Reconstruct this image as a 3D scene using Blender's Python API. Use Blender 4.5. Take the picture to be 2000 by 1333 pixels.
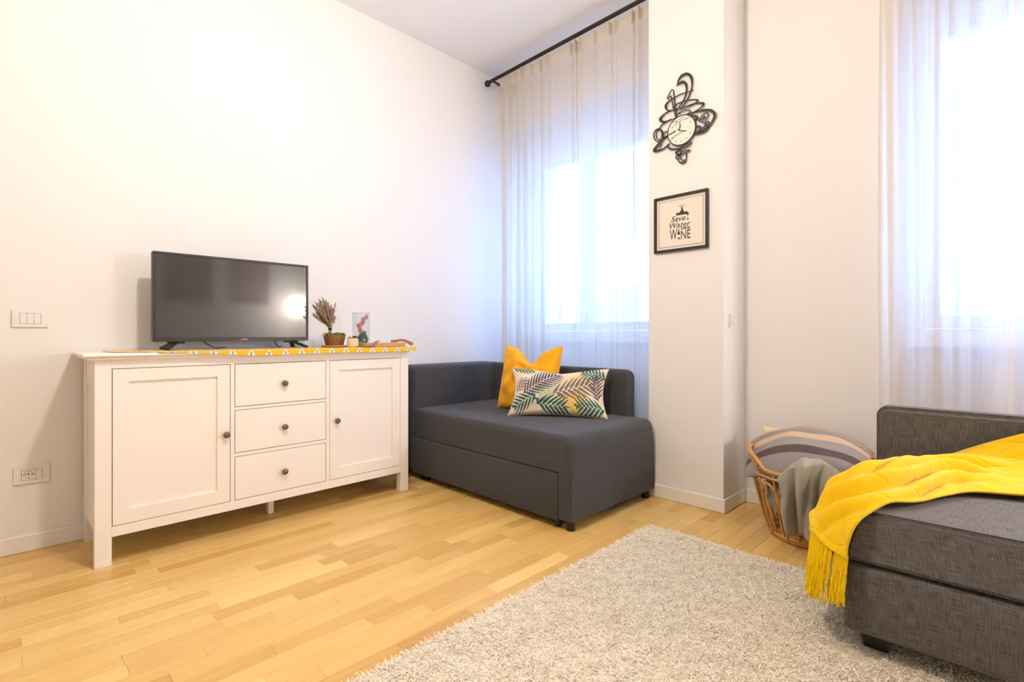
import bpy, bmesh, math, random
import numpy as np
from mathutils import Vector, Matrix

for o in list(bpy.data.objects):
    bpy.data.objects.remove(o, do_unlink=True)
S = bpy.context.scene
COL = S.collection
random.seed(7)
RNG = np.random.default_rng(7)

# ------------------------------------------------------------------ camera
cam_d = bpy.data.cameras.new('camera')
cam_d.sensor_width = 36.0
cam_d.sensor_fit = 'HORIZONTAL'
cam_d.lens = 984.0 / 2000.0 * 36.0
cam_d.shift_y = -13.5 / 2000.0
cam_d.clip_start = 0.02
cam = bpy.data.objects.new('camera', cam_d)
COL.objects.link(cam)
cam.location = (0.0, 0.0, 0.96)
cam.rotation_euler = (math.radians(90), 0, math.radians(45.1))
S.camera = cam

# ------------------------------------------------------------------ light
SKY_COL = (0.20, 0.43, 1.0)
SKY_STR = 19.0
PENDANT_COL = (1.0, 0.875, 0.745)
PENDANT_STR = 420.0
FLOOR_LAMP_COL = (1.0, 0.88, 0.75)
FLOOR_LAMP_STR = 140.0
w = bpy.data.worlds.new('world')
S.world = w
w.use_nodes = True
bg = w.node_tree.nodes['Background']
bg.inputs['Color'].default_value = (*SKY_COL, 1)
bg.inputs['Strength'].default_value = SKY_STR
S.view_settings.view_transform = 'Standard'
S.view_settings.look = 'None'
S.view_settings.exposure = 0.12
S.view_settings.gamma = 1.0
S.view_settings.use_curve_mapping = False
S.cycles.use_denoising = True
S.cycles.max_bounces = 7
S.cycles.diffuse_bounces = 4
S.cycles.glossy_bounces = 3
S.cycles.transmission_bounces = 4
S.cycles.transparent_max_bounces = 7
S.cycles.caustics_reflective = False
S.cycles.caustics_refractive = False
S.cycles.use_adaptive_sampling = True
S.cycles.adaptive_threshold = 0.08
S.cycles.adaptive_min_samples = 20
S.cycles.use_light_tree = False
S.cycles.sample_clamp_indirect = 8.0


# ------------------------------------------------------------------ materials
def mat(name, col=(.8, .8, .8), rough=.5, metal=0.0, spec=.5, bump=None, var=None, coat=0.0, sheen=0.0):
    m = bpy.data.materials.new(name)
    m.use_nodes = True
    nt = m.node_tree
    p = nt.nodes['Principled BSDF']
    p.inputs['Base Color'].default_value = (*col, 1)
    p.inputs['Roughness'].default_value = rough
    p.inputs['Metallic'].default_value = metal
    p.inputs['Specular IOR Level'].default_value = spec
    p.inputs['Coat Weight'].default_value = coat
    p.inputs['Sheen Weight'].default_value = sheen
    tc = nt.nodes.new('ShaderNodeTexCoord')
    if bump:                        # (scale, strength, distance)
        n = nt.nodes.new('ShaderNodeTexNoise')
        n.inputs['Scale'].default_value = bump[0]
        n.inputs['Detail'].default_value = 4
        nt.links.new(tc.outputs['Object'], n.inputs['Vector'])
        b = nt.nodes.new('ShaderNodeBump')
        b.inputs['Strength'].default_value = bump[1]
        b.inputs['Distance'].default_value = bump[2]
        nt.links.new(n.outputs['Fac'], b.inputs['Height'])
        nt.links.new(b.outputs['Normal'], p.inputs['Normal'])
    if var:                         # (scale, colour)
        n = nt.nodes.new('ShaderNodeTexNoise')
        n.inputs['Scale'].default_value = var[0]
        n.inputs['Detail'].default_value = 3
        nt.links.new(tc.outputs['Object'], n.inputs['Vector'])
        mx = nt.nodes.new('ShaderNodeMix')
        mx.data_type = 'RGBA'
        mx.inputs['A'].default_value = (*col, 1)
        mx.inputs['B'].default_value = (*var[1], 1)
        nt.links.new(n.outputs['Fac'], mx.inputs['Factor'])
        nt.links.new(mx.outputs['Result'], p.inputs['Base Color'])
    return m


def N(nt, t, **kw):
    n = nt.nodes.new(t)
    for k, v in kw.items():
        setattr(n, k, v)
    return n


def math_n(nt, op, a, b=None, c=None):
    n = nt.nodes.new('ShaderNodeMath')
    n.operation = op
    for i, x in enumerate((a, b, c)):
        if x is None:
            continue
        if isinstance(x, (int, float)):
            n.inputs[i].default_value = x
        else:
            nt.links.new(x, n.inputs[i])
    return n.outputs[0]


def mat_attr(name, rough=.8, bump=None, sheen=0.0):
    m = mat(name, rough=rough, bump=bump, sheen=sheen)
    nt = m.node_tree
    a = N(nt, 'ShaderNodeAttribute', attribute_name='print')
    nt.links.new(a.outputs['Color'], nt.nodes['Principled BSDF'].inputs['Base Color'])
    return m


def mat_fabric(name, c1, c2, sx, sy, rough=.95, strength=.25):
    """woven cloth: two crossed, stretched noises over box-projected object coordinates"""
    m = mat(name, c1, rough, spec=.15, sheen=.15)
    nt = m.node_tree
    p = nt.nodes['Principled BSDF']
    tc = N(nt, 'ShaderNodeTexCoord')
    sep = N(nt, 'ShaderNodeSeparateXYZ')
    nt.links.new(tc.outputs['Object'], sep.inputs[0])
    h = math_n(nt, 'ADD', sep.outputs[0], sep.outputs[1])
    g = N(nt, 'ShaderNodeNewGeometry')
    sn = N(nt, 'ShaderNodeSeparateXYZ')
    nt.links.new(g.outputs['True Normal'], sn.inputs[0])
    up = math_n(nt, 'GREATER_THAN', math_n(nt, 'ABSOLUTE', sn.outputs[2]), .7)
    # on top faces weave runs in x / y, on sides along the horizontal and z
    mixv = N(nt, 'ShaderNodeMix')
    nt.links.new(up, mixv.inputs[0])
    nt.links.new(sep.outputs[2], mixv.inputs[2])
    nt.links.new(math_n(nt, 'SUBTRACT', sep.outputs[1], 0), mixv.inputs[3])
    mixh = N(nt, 'ShaderNodeMix')
    nt.links.new(up, mixh.inputs[0])
    nt.links.new(h, mixh.inputs[2])
    nt.links.new(sep.outputs[0], mixh.inputs[3])
    outs = []
    for (a, b) in ((sx, sy), (sy, sx)):
        cv = N(nt, 'ShaderNodeCombineXYZ')
        nt.links.new(math_n(nt, 'MULTIPLY', mixh.outputs[0], a), cv.inputs[0])
        nt.links.new(math_n(nt, 'MULTIPLY', mixv.outputs[0], b), cv.inputs[1])
        nz = N(nt, 'ShaderNodeTexNoise')
        nz.inputs['Scale'].default_value = 1
        nz.inputs['Detail'].default_value = 3
        nt.links.new(cv.outputs[0], nz.inputs['Vector'])
        outs.append(nz.outputs['Fac'])
    s = math_n(nt, 'ADD', outs[0], outs[1])
    r = N(nt, 'ShaderNodeMapRange')
    r.inputs['From Min'].default_value = .72
    r.inputs['From Max'].default_value = 1.28
    nt.links.new(s, r.inputs['Value'])
    mx = N(nt, 'ShaderNodeMix', data_type='RGBA')
    mx.inputs['A'].default_value = (*c1, 1)
    mx.inputs['B'].default_value = (*c2, 1)
    nt.links.new(r.outputs[0], mx.inputs['Factor'])
    nt.links.new(mx.outputs['Result'], p.inputs['Base Color'])
    b = N(nt, 'ShaderNodeBump')
    b.inputs['Strength'].default_value = strength
    b.inputs['Distance'].default_value = .002
    nt.links.new(s, b.inputs['Height'])
    nt.links.new(b.outputs['Normal'], p.inputs['Normal'])
    return m


def mat_glass(name, tint=(1, 1, 1), gloss=.06):
    m = bpy.data.materials.new(name)
    m.use_nodes = True
    nt = m.node_tree
    nt.nodes.remove(nt.nodes['Principled BSDF'])
    out = nt.nodes['Material Output']
    t = N(nt, 'ShaderNodeBsdfTransparent')
    t.inputs['Color'].default_value = (*tint, 1)
    g = N(nt, 'ShaderNodeBsdfGlossy')
    g.inputs['Roughness'].default_value = .03
    f = N(nt, 'ShaderNodeLayerWeight')
    f.inputs['Blend'].default_value = .18
    fac = math_n(nt, 'MULTIPLY_ADD', f.outputs['Facing'], .35, gloss)
    mx = N(nt, 'ShaderNodeMixShader')
    nt.links.new(fac, mx.inputs[0])
    nt.links.new(t.outputs[0], mx.inputs[1])
    nt.links.new(g.outputs[0], mx.inputs[2])
    nt.links.new(mx.outputs[0], out.inputs['Surface'])
    return m


def mat_sheer(name, col, transp, transl):
    m = bpy.data.materials.new(name)
    m.use_nodes = True
    nt = m.node_tree
    nt.nodes.remove(nt.nodes['Principled BSDF'])
    out = nt.nodes['Material Output']
    t = N(nt, 'ShaderNodeBsdfTransparent')
    d = N(nt, 'ShaderNodeBsdfDiffuse')
    d.inputs['Color'].default_value = (*col, 1)
    tl = N(nt, 'ShaderNodeBsdfTranslucent')
    tl.inputs['Color'].default_value = (*col, 1)
    m1 = N(nt, 'ShaderNodeMixShader')
    m1.inputs[0].default_value = transl
    nt.links.new(d.outputs[0], m1.inputs[1])
    nt.links.new(tl.outputs[0], m1.inputs[2])
    # fine weave varies the openness of the cloth
    tc = N(nt, 'ShaderNodeTexCoord')
    mp = N(nt, 'ShaderNodeMapping')
    mp.inputs['Scale'].default_value = (260, 260, 3)
    nt.links.new(tc.outputs['Object'], mp.inputs['Vector'])
    nz = N(nt, 'ShaderNodeTexNoise')
    nz.inputs['Scale'].default_value = 1
    nt.links.new(mp.outputs[0], nz.inputs['Vector'])
    fac = math_n(nt, 'MULTIPLY_ADD', nz.outputs['Fac'], -.16, 1.08 - transp)
    m2 = N(nt, 'ShaderNodeMixShader')
    nt.links.new(fac, m2.inputs[0])
    nt.links.new(t.outputs[0], m2.inputs[1])
    nt.links.new(m1.outputs[0], m2.inputs[2])
    nt.links.new(m2.outputs[0], out.inputs['Surface'])
    return m


def mat_emit(name, col, strength):
    m = bpy.data.materials.new(name)
    m.use_nodes = True
    nt = m.node_tree
    nt.nodes.remove(nt.nodes['Principled BSDF'])
    e = N(nt, 'ShaderNodeEmission')
    e.inputs['Color'].default_value = (*col, 1)
    e.inputs['Strength'].default_value = strength
    nt.links.new(e.outputs[0], nt.nodes['Material Output'].inputs['Surface'])
    return m


def mat_oak():
    m = mat('oak_parquet', (.6, .35, .12), .32, spec=.45)
    nt = m.node_tree
    p = nt.nodes['Principled BSDF']
    a = N(nt, 'ShaderNodeAttribute', attribute_name='print')
    sep = N(nt, 'ShaderNodeSeparateColor')
    nt.links.new(a.outputs['Color'], sep.inputs[0])
    g = N(nt, 'ShaderNodeNewGeometry')
    off = N(nt, 'ShaderNodeCombineXYZ')
    nt.links.new(math_n(nt, 'MULTIPLY', sep.outputs[1], 37.0), off.inputs[0])
    nt.links.new(math_n(nt, 'MULTIPLY', sep.outputs[2], 53.0), off.inputs[1])
    ad = N(nt, 'ShaderNodeVectorMath')
    ad.operation = 'ADD'
    nt.links.new(g.outputs['Position'], ad.inputs[0])
    nt.links.new(off.outputs[0], ad.inputs[1])
    mp = N(nt, 'ShaderNodeMapping')
    mp.inputs['Scale'].default_value = (70, 3.2, 1)
    nt.links.new(ad.outputs[0], mp.inputs['Vector'])
    nz = N(nt, 'ShaderNodeTexNoise')
    nz.inputs['Scale'].default_value = 1
    nz.inputs['Detail'].default_value = 5
    nz.inputs['Distortion'].default_value = .6
    nt.links.new(mp.outputs[0], nz.inputs['Vector'])
    cr = N(nt, 'ShaderNodeValToRGB')
    cr.color_ramp.elements[0].position = 0.0
    cr.color_ramp.elements[0].color = OAK_D
    cr.color_ramp.elements[1].position = 1.0
    cr.color_ramp.elements[1].color = OAK_L
    tone = math_n(nt, 'MULTIPLY_ADD', sep.outputs[0], .8, .1)
    t2 = math_n(nt, 'ADD', tone, math_n(nt, 'MULTIPLY_ADD', nz.outputs['Fac'], .5, -.25))
    nt.links.new(t2, cr.inputs[0])
    nt.links.new(cr.outputs[0], p.inputs['Base Color'])
    b = N(nt, 'ShaderNodeBump')
    b.inputs['Strength'].default_value = .06
    b.inputs['Distance'].default_value = .001
    nt.links.new(nz.outputs['Fac'], b.inputs['Height'])
    nt.links.new(b.outputs['Normal'], p.inputs['Normal'])
    return m


OAK_D = (.56, .30, .065, 1)
OAK_L = (.90, .64, .24, 1)

M = dict(
    wall=mat('wall_paint', (.84, .825, .81), .85, spec=.2, bump=(90, .04, .002)),
    ceil=mat('ceiling_paint', (.88, .87, .86), .9, spec=.1),
    trim=mat('trim_lacquer', (.87, .85, .82), .4),
    white=mat('white_lacquer', (.91, .875, .82), .42, bump=(40, .03, .001)),
    black=mat('black_plastic', (.012, .012, .013), .45),
    tvgrey=mat('tv_bezel', (.02, .02, .022), .4),
    knob=mat('pewter_knob', (.15, .135, .125), .45, metal=.6),
    rod=mat('bronze_rod', (.025, .02, .018), .45, metal=.4),
    iron=mat('black_iron', (.018, .016, .016), .5),
    plastic=mat('white_plastic', (.83, .81, .785), .3),
    plasticgap=mat('plastic_gap', (.25, .22, .19), .6),
    dark=mat('gap_dark', (.03, .026, .022), .9),
    charcoal=mat_fabric('charcoal_cloth', (.046, .047, .052), (.070, .071, .079), 300, 60, strength=.15),
    tweed=mat_fabric('grey_brown_tweed', (.058, .052, .050), (.175, .157, .150), 420, 22, strength=.3),
    footblack=mat('foot_black', (.01, .01, .01), .4),
    yellow=mat('mustard_velvet', (.83, .40, .015), .9, spec=.1, bump=(60, .1, .004), sheen=.2),
    printed=mat_attr('printed_cotton', .9, bump=(300, .1, .001)),
    runner=mat_attr('printed_runner', .85),
    floor=mat_oak(),
    rattan=mat('rattan', (.68, .37, .10), .45, var=(30, (.46, .21, .05)), coat=.2),
    fleece=mat('olive_grey_fleece', (.40, .365, .29), .95, spec=.05, bump=(35, .35, .006), var=(14, (.29, .265, .205)), sheen=.3),
    cream=mat('cream_cloth', (.74, .62, .46), .95),
    paper=mat('print_paper', (.80, .74, .65), .8),
    mount=mat('mount_board', (.84, .80, .74), .8),
    ink=mat('print_ink', (.055, .042, .036), .8),
    face=mat('clock_face', (.80, .75, .68), .6),
    rugback=mat('rug_backing', (.90, .82, .69), .95),
    glass=mat_glass('window_glass'),
    jar=mat_glass('jar_glass', (.97, .99, 1.0), .05),
    sheer=mat_sheer('sheer_curtain_cloth', (.84, .775, .68), .27, .62),
    band=mat_sheer('curtain_band_cloth', (.84, .76, .64), .16, .45),
    wicker=mat('brown_wicker', (.33, .15, .045), .7, var=(60, (.16, .065, .02))),
    moss=mat('dried_moss', (.30, .22, .06), .95, var=(120, (.13, .10, .03))),
    lavender=mat('dried_lavender', (.24, .165, .12), .95, var=(150, (.36, .27, .20))),
    stem=mat('dry_stem', (.34, .25, .13), .9),
    knit=mat('cream_knit', (.78, .63, .44), .95, bump=(160, .6, .004)),
    green=mat('succulent_green', (.045, .15, .06), .7, var=(80, (.10, .22, .16))),
    petal=mat('dusty_red_petal', (.44, .06, .065), .7, var=(60, (.60, .22, .20))),
    wood=mat('light_wood', (.62, .36, .13), .6, var=(25, (.42, .22, .08))),
    tassel=mat('tan_tassel', (.45, .22, .08), .9, var=(60, (.30, .13, .05))),
    red=mat('red_emblem', (.20, .012, .014), .4),
    silver=mat('silver_mark', (.45, .45, .46), .35, metal=.6),
    cable=mat('black_cable', (.015, .015, .015), .5),
    frameblack=mat('picture_frame_black', (.018, .016, .015), .4),
    facade=mat('pale_render', (.75, .73, .70), .9, var=(.6, (.68, .66, .63))),
    shutter=mat('grey_shutter', (.36, .40, .42), .8),
    street=mat('street_asphalt', (.35, .35, .35), .95),
    brass=mat('brass_lamp', (.55, .32, .12), .35, metal=.9),
)


# ------------------------------------------------------------------ mesh helpers
def link(me, name, m=None, parent=None, smooth=False):
    o = bpy.data.objects.new(name, me)
    COL.objects.link(o)
    if m is not None:
        me.materials.append(m)
    if parent is not None:
        o.parent = parent
        o.matrix_parent_inverse = parent_inv(parent)
    if smooth:
        for p in me.polygons:
            p.use_smooth = True
    return o


def world_of(o):
    mw = Matrix.LocRotScale(o.location, o.rotation_euler, o.scale)
    if o.parent is not None:
        mw = world_of(o.parent) @ o.matrix_parent_inverse @ mw
    return mw


def parent_inv(p):
    return world_of(p).inverted()


def thing(name, label, cat, loc=(0, 0, 0), group=None):
    o = bpy.data.objects.new(name, None)
    COL.objects.link(o)
    o.empty_display_size = .05
    o.location = loc
    return tag(o, label, cat, group)


def tag(o, label=None, cat=None, group=None, kind=None):
    if label: o['label'] = label
    if cat: o['category'] = cat
    if group: o['group'] = group
    if kind: o['kind'] = kind
    return o


class MB:
    """collects shapes for ONE mesh object, in world coordinates"""

    def __init__(s):
        s.v, s.f = [], []

    def add(s, v, f):
        b = len(s.v)
        s.v += [tuple(q) for q in v]
        s.f += [tuple(i + b for i in q) for q in f]
        return s

    def box(s, x0, x1, y0, y1, z0, z1):
        v = [(x0, y0, z0), (x1, y0, z0), (x1, y1, z0), (x0, y1, z0), (x0, y0, z1), (x1, y0, z1), (x1, y1, z1), (x0, y1, z1)]
        return s.add(v, [(0, 3, 2, 1), (4, 5, 6, 7), (0, 1, 5, 4), (1, 2, 6, 5), (2, 3, 7, 6), (3, 0, 4, 7)])

    def rbox(s, x0, x1, y0, y1, z0, z1, r=.01, seg=2):
        bm = bmesh.new()
        bmesh.ops.create_cube(bm, size=1)
        for v in bm.verts:
            v.co = Vector(((x0 + x1) / 2 + v.co.x * (x1 - x0), (y0 + y1) / 2 + v.co.y * (y1 - y0), (z0 + z1) / 2 + v.co.z * (z1 - z0)))
        r = min(r, .49 * min(x1 - x0, y1 - y0, z1 - z0))
        bmesh.ops.bevel(bm, geom=bm.edges[:], offset=r, segments=seg, profile=.5, affect='EDGES')
        s.bm(bm)
        return s

    def bm(s, bm):
        bm.verts.ensure_lookup_table()
        for i, v in enumerate(bm.verts):
            v.index = i
        s.add([v.co[:] for v in bm.verts], [[v.index for v in f.verts] for f in bm.faces])
        bm.free()

    def tube(s, pts, r, n=8, caps=True, closed=False):
        P = [Vector(p) for p in pts]
        R = [r] * len(P) if isinstance(r, (int, float)) else list(r)
        L = len(P)
        T = []
        for i in range(L):
            if closed:
                t = P[(i + 1) % L] - P[i - 1]
            else:
                t = P[min(i + 1, L - 1)] - P[max(i - 1, 0)]
            T.append(t.normalized() if t.length > 1e-9 else Vector((0, 0, 1)))
        ref = Vector((0, 0, 1)) if abs(T[0].z) < .9 else Vector((1, 0, 0))
        nrm = T[0].cross(ref).normalized()
        v, f = [], []
        for i in range(L):
            nrm = (nrm - T[i] * nrm.dot(T[i]))
            nrm = nrm.normalized() if nrm.length > 1e-6 else T[i].orthogonal().normalized()
            b = T[i].cross(nrm)
            for k in range(n):
                a = 2 * math.pi * k / n
                v.append(P[i] + (nrm * math.cos(a) + b * math.sin(a)) * R[i])
        for i in range(L if closed else L - 1):
            j = (i + 1) % L
            for k in range(n):
                k2 = (k + 1) % n
                f.append((i * n + k, i * n + k2, j * n + k2, j * n + k))
        if caps and not closed:
            f.append(tuple(range(n - 1, -1, -1)))
            f.append(tuple((L - 1) * n + k for k in range(n)))
        return s.add(v, f)

    def lathe(s, prof, c, n=24, caps=True):
        v, f = [], []
        for (r, z) in prof:
            for k in range(n):
                a = 2 * math.pi * k / n
                v.append((c[0] + r * math.cos(a), c[1] + r * math.sin(a), c[2] + z))
        for i in range(len(prof) - 1):
            for k in range(n):
                k2 = (k + 1) % n
                f.append((i * n + k, i * n + k2, (i + 1) * n + k2, (i + 1) * n + k))
        if caps:
            f.append(tuple(range(n - 1, -1, -1)))
            f.append(tuple((len(prof) - 1) * n + k for k in range(n)))
        return s.add(v, f)

    def ball(s, c, rx, ry=None, rz=None, n=12, m=8):
        ry = ry or rx
        rz = rz or rx
        v, f = [], []
        v.append((c[0], c[1], c[2] - rz))
        for i in range(1, m):
            a = -math.pi / 2 + math.pi * i / m
            for k in range(n):
                b = 2 * math.pi * k / n
                v.append((c[0] + rx * math.cos(a) * math.cos(b), c[1] + ry * math.cos(a) * math.sin(b), c[2] + rz * math.sin(a)))
        v.append((c[0], c[1], c[2] + rz))
        for k in range(n):
            k2 = (k + 1) % n
            f.append((0, 1 + k2, 1 + k))
            f.append((len(v) - 1, 1 + (m - 2) * n + k, 1 + (m - 2) * n + k2))
        for i in range(m - 2):
            for k in range(n):
                k2 = (k + 1) % n
                f.append((1 + i * n + k, 1 + i * n + k2, 1 + (i + 1) * n + k2, 1 + (i + 1) * n + k))
        return s.add(v, f)

    def prism(s, poly, a, b, to3):
        """polygon in 2D, extruded between heights a and b; to3(u, v, h) -> 3D"""
        n = len(poly)
        v = [to3(u, w_, a) for u, w_ in poly] + [to3(u, w_, b) for u, w_ in poly]
        f = [tuple(range(n - 1, -1, -1)), tuple(range(n, 2 * n))]
        f += [(i, (i + 1) % n, n + (i + 1) % n, n + i) for i in range(n)]
        return s.add(v, f)

    def build(s, name, m, parent=None, smooth=False):
        me = bpy.data.meshes.new(name)
        me.from_pydata(s.v, [], s.f)
        me.validate()
        bm = bmesh.new()
        bm.from_mesh(me)
        bmesh.ops.recalc_face_normals(bm, faces=bm.faces[:])
        bm.to_mesh(me)
        bm.free()
        o = link(me, name, m, parent, smooth)
        if smooth:
            autosmooth(o)
        return o


def autosmooth(o, ang=40):
    me = o.data
    bm = bmesh.new()
    bm.from_mesh(me)
    lim = math.radians(ang)
    for e in bm.edges:
        if len(e.link_faces) == 2 and e.calc_face_angle(0) > lim:
            e.smooth = False
    bm.to_mesh(me)
    bm.free()


def struct(o):
    o['kind'] = 'structure'
    return o


def grid_mesh(name, G, m, parent=None, cols=None, closed=False):
    """G: (a, b, 3) array of points -> smooth grid mesh; cols (a, b, 3) -> colour attribute 'print'"""
    a, b, _ = G.shape
    idx = np.arange(a * b).reshape(a, b)
    q = np.stack([idx[:-1, :-1], idx[1:, :-1], idx[1:, 1:], idx[:-1, 1:]], -1).reshape(-1, 4)
    me = bpy.data.meshes.new(name)
    me.from_pydata(G.reshape(-1, 3).tolist(), [], q.tolist())
    if cols is not None:
        ca = me.color_attributes.new('print', 'FLOAT_COLOR', 'POINT')
        c4 = np.ones((a * b, 4), dtype=np.float32)
        c4[:, :3] = cols.reshape(-1, 3)
        ca.data.foreach_set('color', c4.ravel())
    uv = me.uv_layers.new(name='uv')
    uu, vv = np.meshgrid(np.linspace(0, 1, a), np.linspace(0, 1, b), indexing='ij')
    flat = np.stack([uu.ravel(), vv.ravel()], -1)
    uv.data.foreach_set('uv', flat[q.ravel()].astype(np.float32).ravel())
    return link(me, name, m, parent, True)


def catmull(P, n):
    """P: (k, ...) control points -> n samples along axis 0"""
    P = np.asarray(P, float)
    k = P.shape[0]
    Q = np.concatenate([2 * P[:1] - P[1:2], P, 2 * P[-1:] - P[-2:-1]], 0)
    out = []
    for t in np.linspace(0, k - 1, n):
        i = min(int(t), k - 2)
        u = t - i
        p0, p1, p2, p3 = Q[i], Q[i + 1], Q[i + 2], Q[i + 3]
        out.append(.5 * (2 * p1 + (p2 - p0) * u + (2 * p0 - 5 * p1 + 4 * p2 - p3) * u * u + (3 * p1 - p0 - 3 * p2 + p3) * u ** 3))
    return np.array(out)


def smoothnoise(x, y, seed=0):
    """cheap smooth 2D noise from summed sines, vectorised, about -1..1"""
    r = np.random.default_rng(seed)
    s = 0
    for k in range(7):
        a = r.uniform(0, 2 * math.pi)
        f = r.uniform(.6, 1.9)
        s = s + np.sin((x * math.cos(a) + y * math.sin(a)) * f * 2 * math.pi + r.uniform(0, 6.28))
    return s / 3.2


# ------------------------------------------------------------------ the room
XL, XR, YW, YB, ZC = -3.09, 1.60, 2.99, -2.20, 3.106
YG = 3.20          # plane of the windows
TH = .30
b = MB(); b.box(XL - TH, XL, YB - TH, YG + .3, 0, ZC); struct(b.build('wall_left', M['wall']))
b = MB(); b.box(XR, XR + TH, YB - TH, YG + .3, 0, ZC); struct(b.build('wall_right', M['wall']))
b = MB(); b.box(XL, XR, YB - TH, YB, 0, ZC); struct(b.build('wall_back', M['wall']))
b = MB(); b.box(XL - TH, XR + TH, YB - TH, YG + .3, ZC, ZC + .2); struct(b.build('ceiling', M['ceil']))
# window wall: solid strips, lintels above the niches, thin parapets below the windows
N1 = (-3.02, -1.50, 2.64)      # niche x0, x1, head
N2 = (-.40, 1.02, 2.64)
W1 = (-2.91, -1.62, .93, 2.46)  # window opening x0, x1, z0, z1
W2 = (-.38, .95, .93, 2.50)
b = MB()
b.box(XL, N1[0], YW, YG + .3, 0, ZC)
b.box(N1[1], N2[0], YW, YG + .3, 0, ZC)
b.box(N2[1], XR, YW, YG + .3, 0, ZC)
for (a0, a1, hz), (w0, w1, z0, z1) in ((N1, W1), (N2, W2)):
    b.box(a0, a1, YW, YG + .3, hz, ZC)
    b.box(a0, a1, YG, YG + .3, 0, z0)
    b.box(a0, a1, YG, YG + .3, z1, hz)
    b.box(a0, w0, YG, YG + .3, z0, z1)
    b.box(w1, a1, YG, YG + .3, z0, z1)
struct(b.build('wall_window', M['wall']))
b = MB(); b.box(-1.558, -1.112, 2.708, YW, 0, ZC); struct(b.build('wall_pillar', M['wall']))


def baseboard(name, x0, x1, y0, y1):
    b = MB(); b.rbox(x0, x1, y0, y1, 0, .075, .004, 2); struct(b.build(name, M['trim']))


baseboard('baseboard_left', XL, XL + .012, YB, YW)
baseboard('baseboard_pillar', -1.558, -1.100, 2.696, 2.708)
baseboard('baseboard_pillar_side', -1.112, -1.100, 2.708, YW)
baseboard('baseboard_window', -1.100, -.40, YW - .012, YW)
baseboard('baseboard_right', XR - .012, XR, YB, YW)
baseboard('baseboard_back', XL + .012, XR - .012, YB, YB + .012)


def window(n, w0, w1, z0, z1, mids):
    r = struct(bpy.data.objects.new('window_%d' % n, None))
    COL.objects.link(r)
    r.location = (w0, YG, z0)
    y0, y1 = YG - .02, YG + .06
    f = .055
    b = MB()
    b.box(w0, w1, y0, y1, z0, z0 + f); b.box(w0, w1, y0, y1, z1 - f, z1)
    b.box(w0, w0 + f, y0, y1, z0 + f, z1 - f); b.box(w1 - f, w1, y0, y1, z0 + f, z1 - f)
    b.build('window_frame', M['trim'], r)
    edges = [w0 + f] + mids + [w1 - f]
    for i in range(len(edges) - 1):
        a0, a1 = edges[i] + .003, edges[i + 1] - .003
        s = .062
        b = MB()
        zz0, zz1 = z0 + f + .003, z1 - f - .003
        b.rbox(a0, a1, y0 - .012, y1 - .02, zz0, zz0 + s, .005, 1); b.rbox(a0, a1, y0 - .012, y1 - .02, zz1 - s, zz1, .005, 1)
        b.rbox(a0, a0 + s, y0 - .012, y1 - .02, zz0 + s, zz1 - s, .005, 1); b.rbox(a1 - s, a1, y0 - .012, y1 - .02, zz0 + s, zz1 - s, .005, 1)
        sh = b.build('window_sash', M['trim'], r)
        b = MB(); b.box(a0 + s - .005, a1 - s + .005, YG + .005, YG + .011, zz0 + s - .005, zz1 - s + .005)
        b.build('pane', M['glass'], sh)
    b = MB(); b.rbox(w0 - .05, w1 + .05, YG - .10, YG - .015, z0 - .035, z0 - .002, .006, 2); b.build('window_sill', M['trim'], r)
    m = (w0 + w1) / 2
    b = MB(); b.rbox(mids[0] + .02, mids[0] + .04, y0 - .05, y0 - .012, z0 + .55, z0 + .68, .006, 2); b.build('window_handle', M['silver'], r)


window(1, W1[0], W1[1], W1[2], W1[3], [-2.36])
window(2, W2[0], W2[1], W2[2], W2[3], [.29])


# ------------------------------------------------------------------ floor of oak staves, laid along the left wall
def proj(x, y, z=0.0):
    A = math.radians(45.1)
    Z = -x * math.sin(A) + y * math.cos(A)
    l = x * math.cos(A) + y * math.sin(A)
    if Z < .15:
        return None
    return 1000 + 984 * l / Z, 653 - 984 * (z - .96) / Z, Z


RUG = (-1.283, .62, -.10, 2.254)
fl = MB(); fl.box(XL, XR, YB, YG, -.06, -.009)
floor = struct(fl.build('floor', M['wood']))
SW = .0665
rows = int((XR - XL) / SW) + 1
stv = []
for i in range(rows):
    x0 = XL + i * SW
    x1 = min(x0 + SW, XR)
    y = YB - random.uniform(0, .45)
    while y < YG:
        ln = random.choice((.26, .34, .42, .50, .62)) * random.uniform(.92, 1.08)
        y0, y1 = max(y, YB), min(y + ln, YG)
        y += ln
        if y1 - y0 < .01:
            continue
        t = min(max(random.gauss(.52, .2), 0), 1)
        col = (t, random.random(), random.random())
        cx, cy = (x0 + x1) / 2, (y0 + y1) / 2
        area = 0
        hid = (RUG[0] - .0 < x0 and RUG[2] < cy < RUG[3]) or (x0 > -2.75 and x1 < -1.6 and y0 > 2.15) or (x1 < -2.85 and .3 < cy < 1.7) or (x0 > -.3 and y0 > 1.7)
        pts = [proj(*q) for q in ((x0, y0), (x1, y0), (x1, y1), (x0, y1))]
        if not hid and all(p is not None for p in pts):
            c = proj(cx, cy)
            if -60 < c[0] < 2060 and 600 < c[1] < 1400:
                area = abs(sum(pts[k][0] * pts[(k + 1) % 4][1] - pts[(k + 1) % 4][0] * pts[k][1] for k in range(4))) / 2
        stv.append((area, x0, x1, y0, y1, col))
stv.sort(key=lambda q: -q[0])


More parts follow.
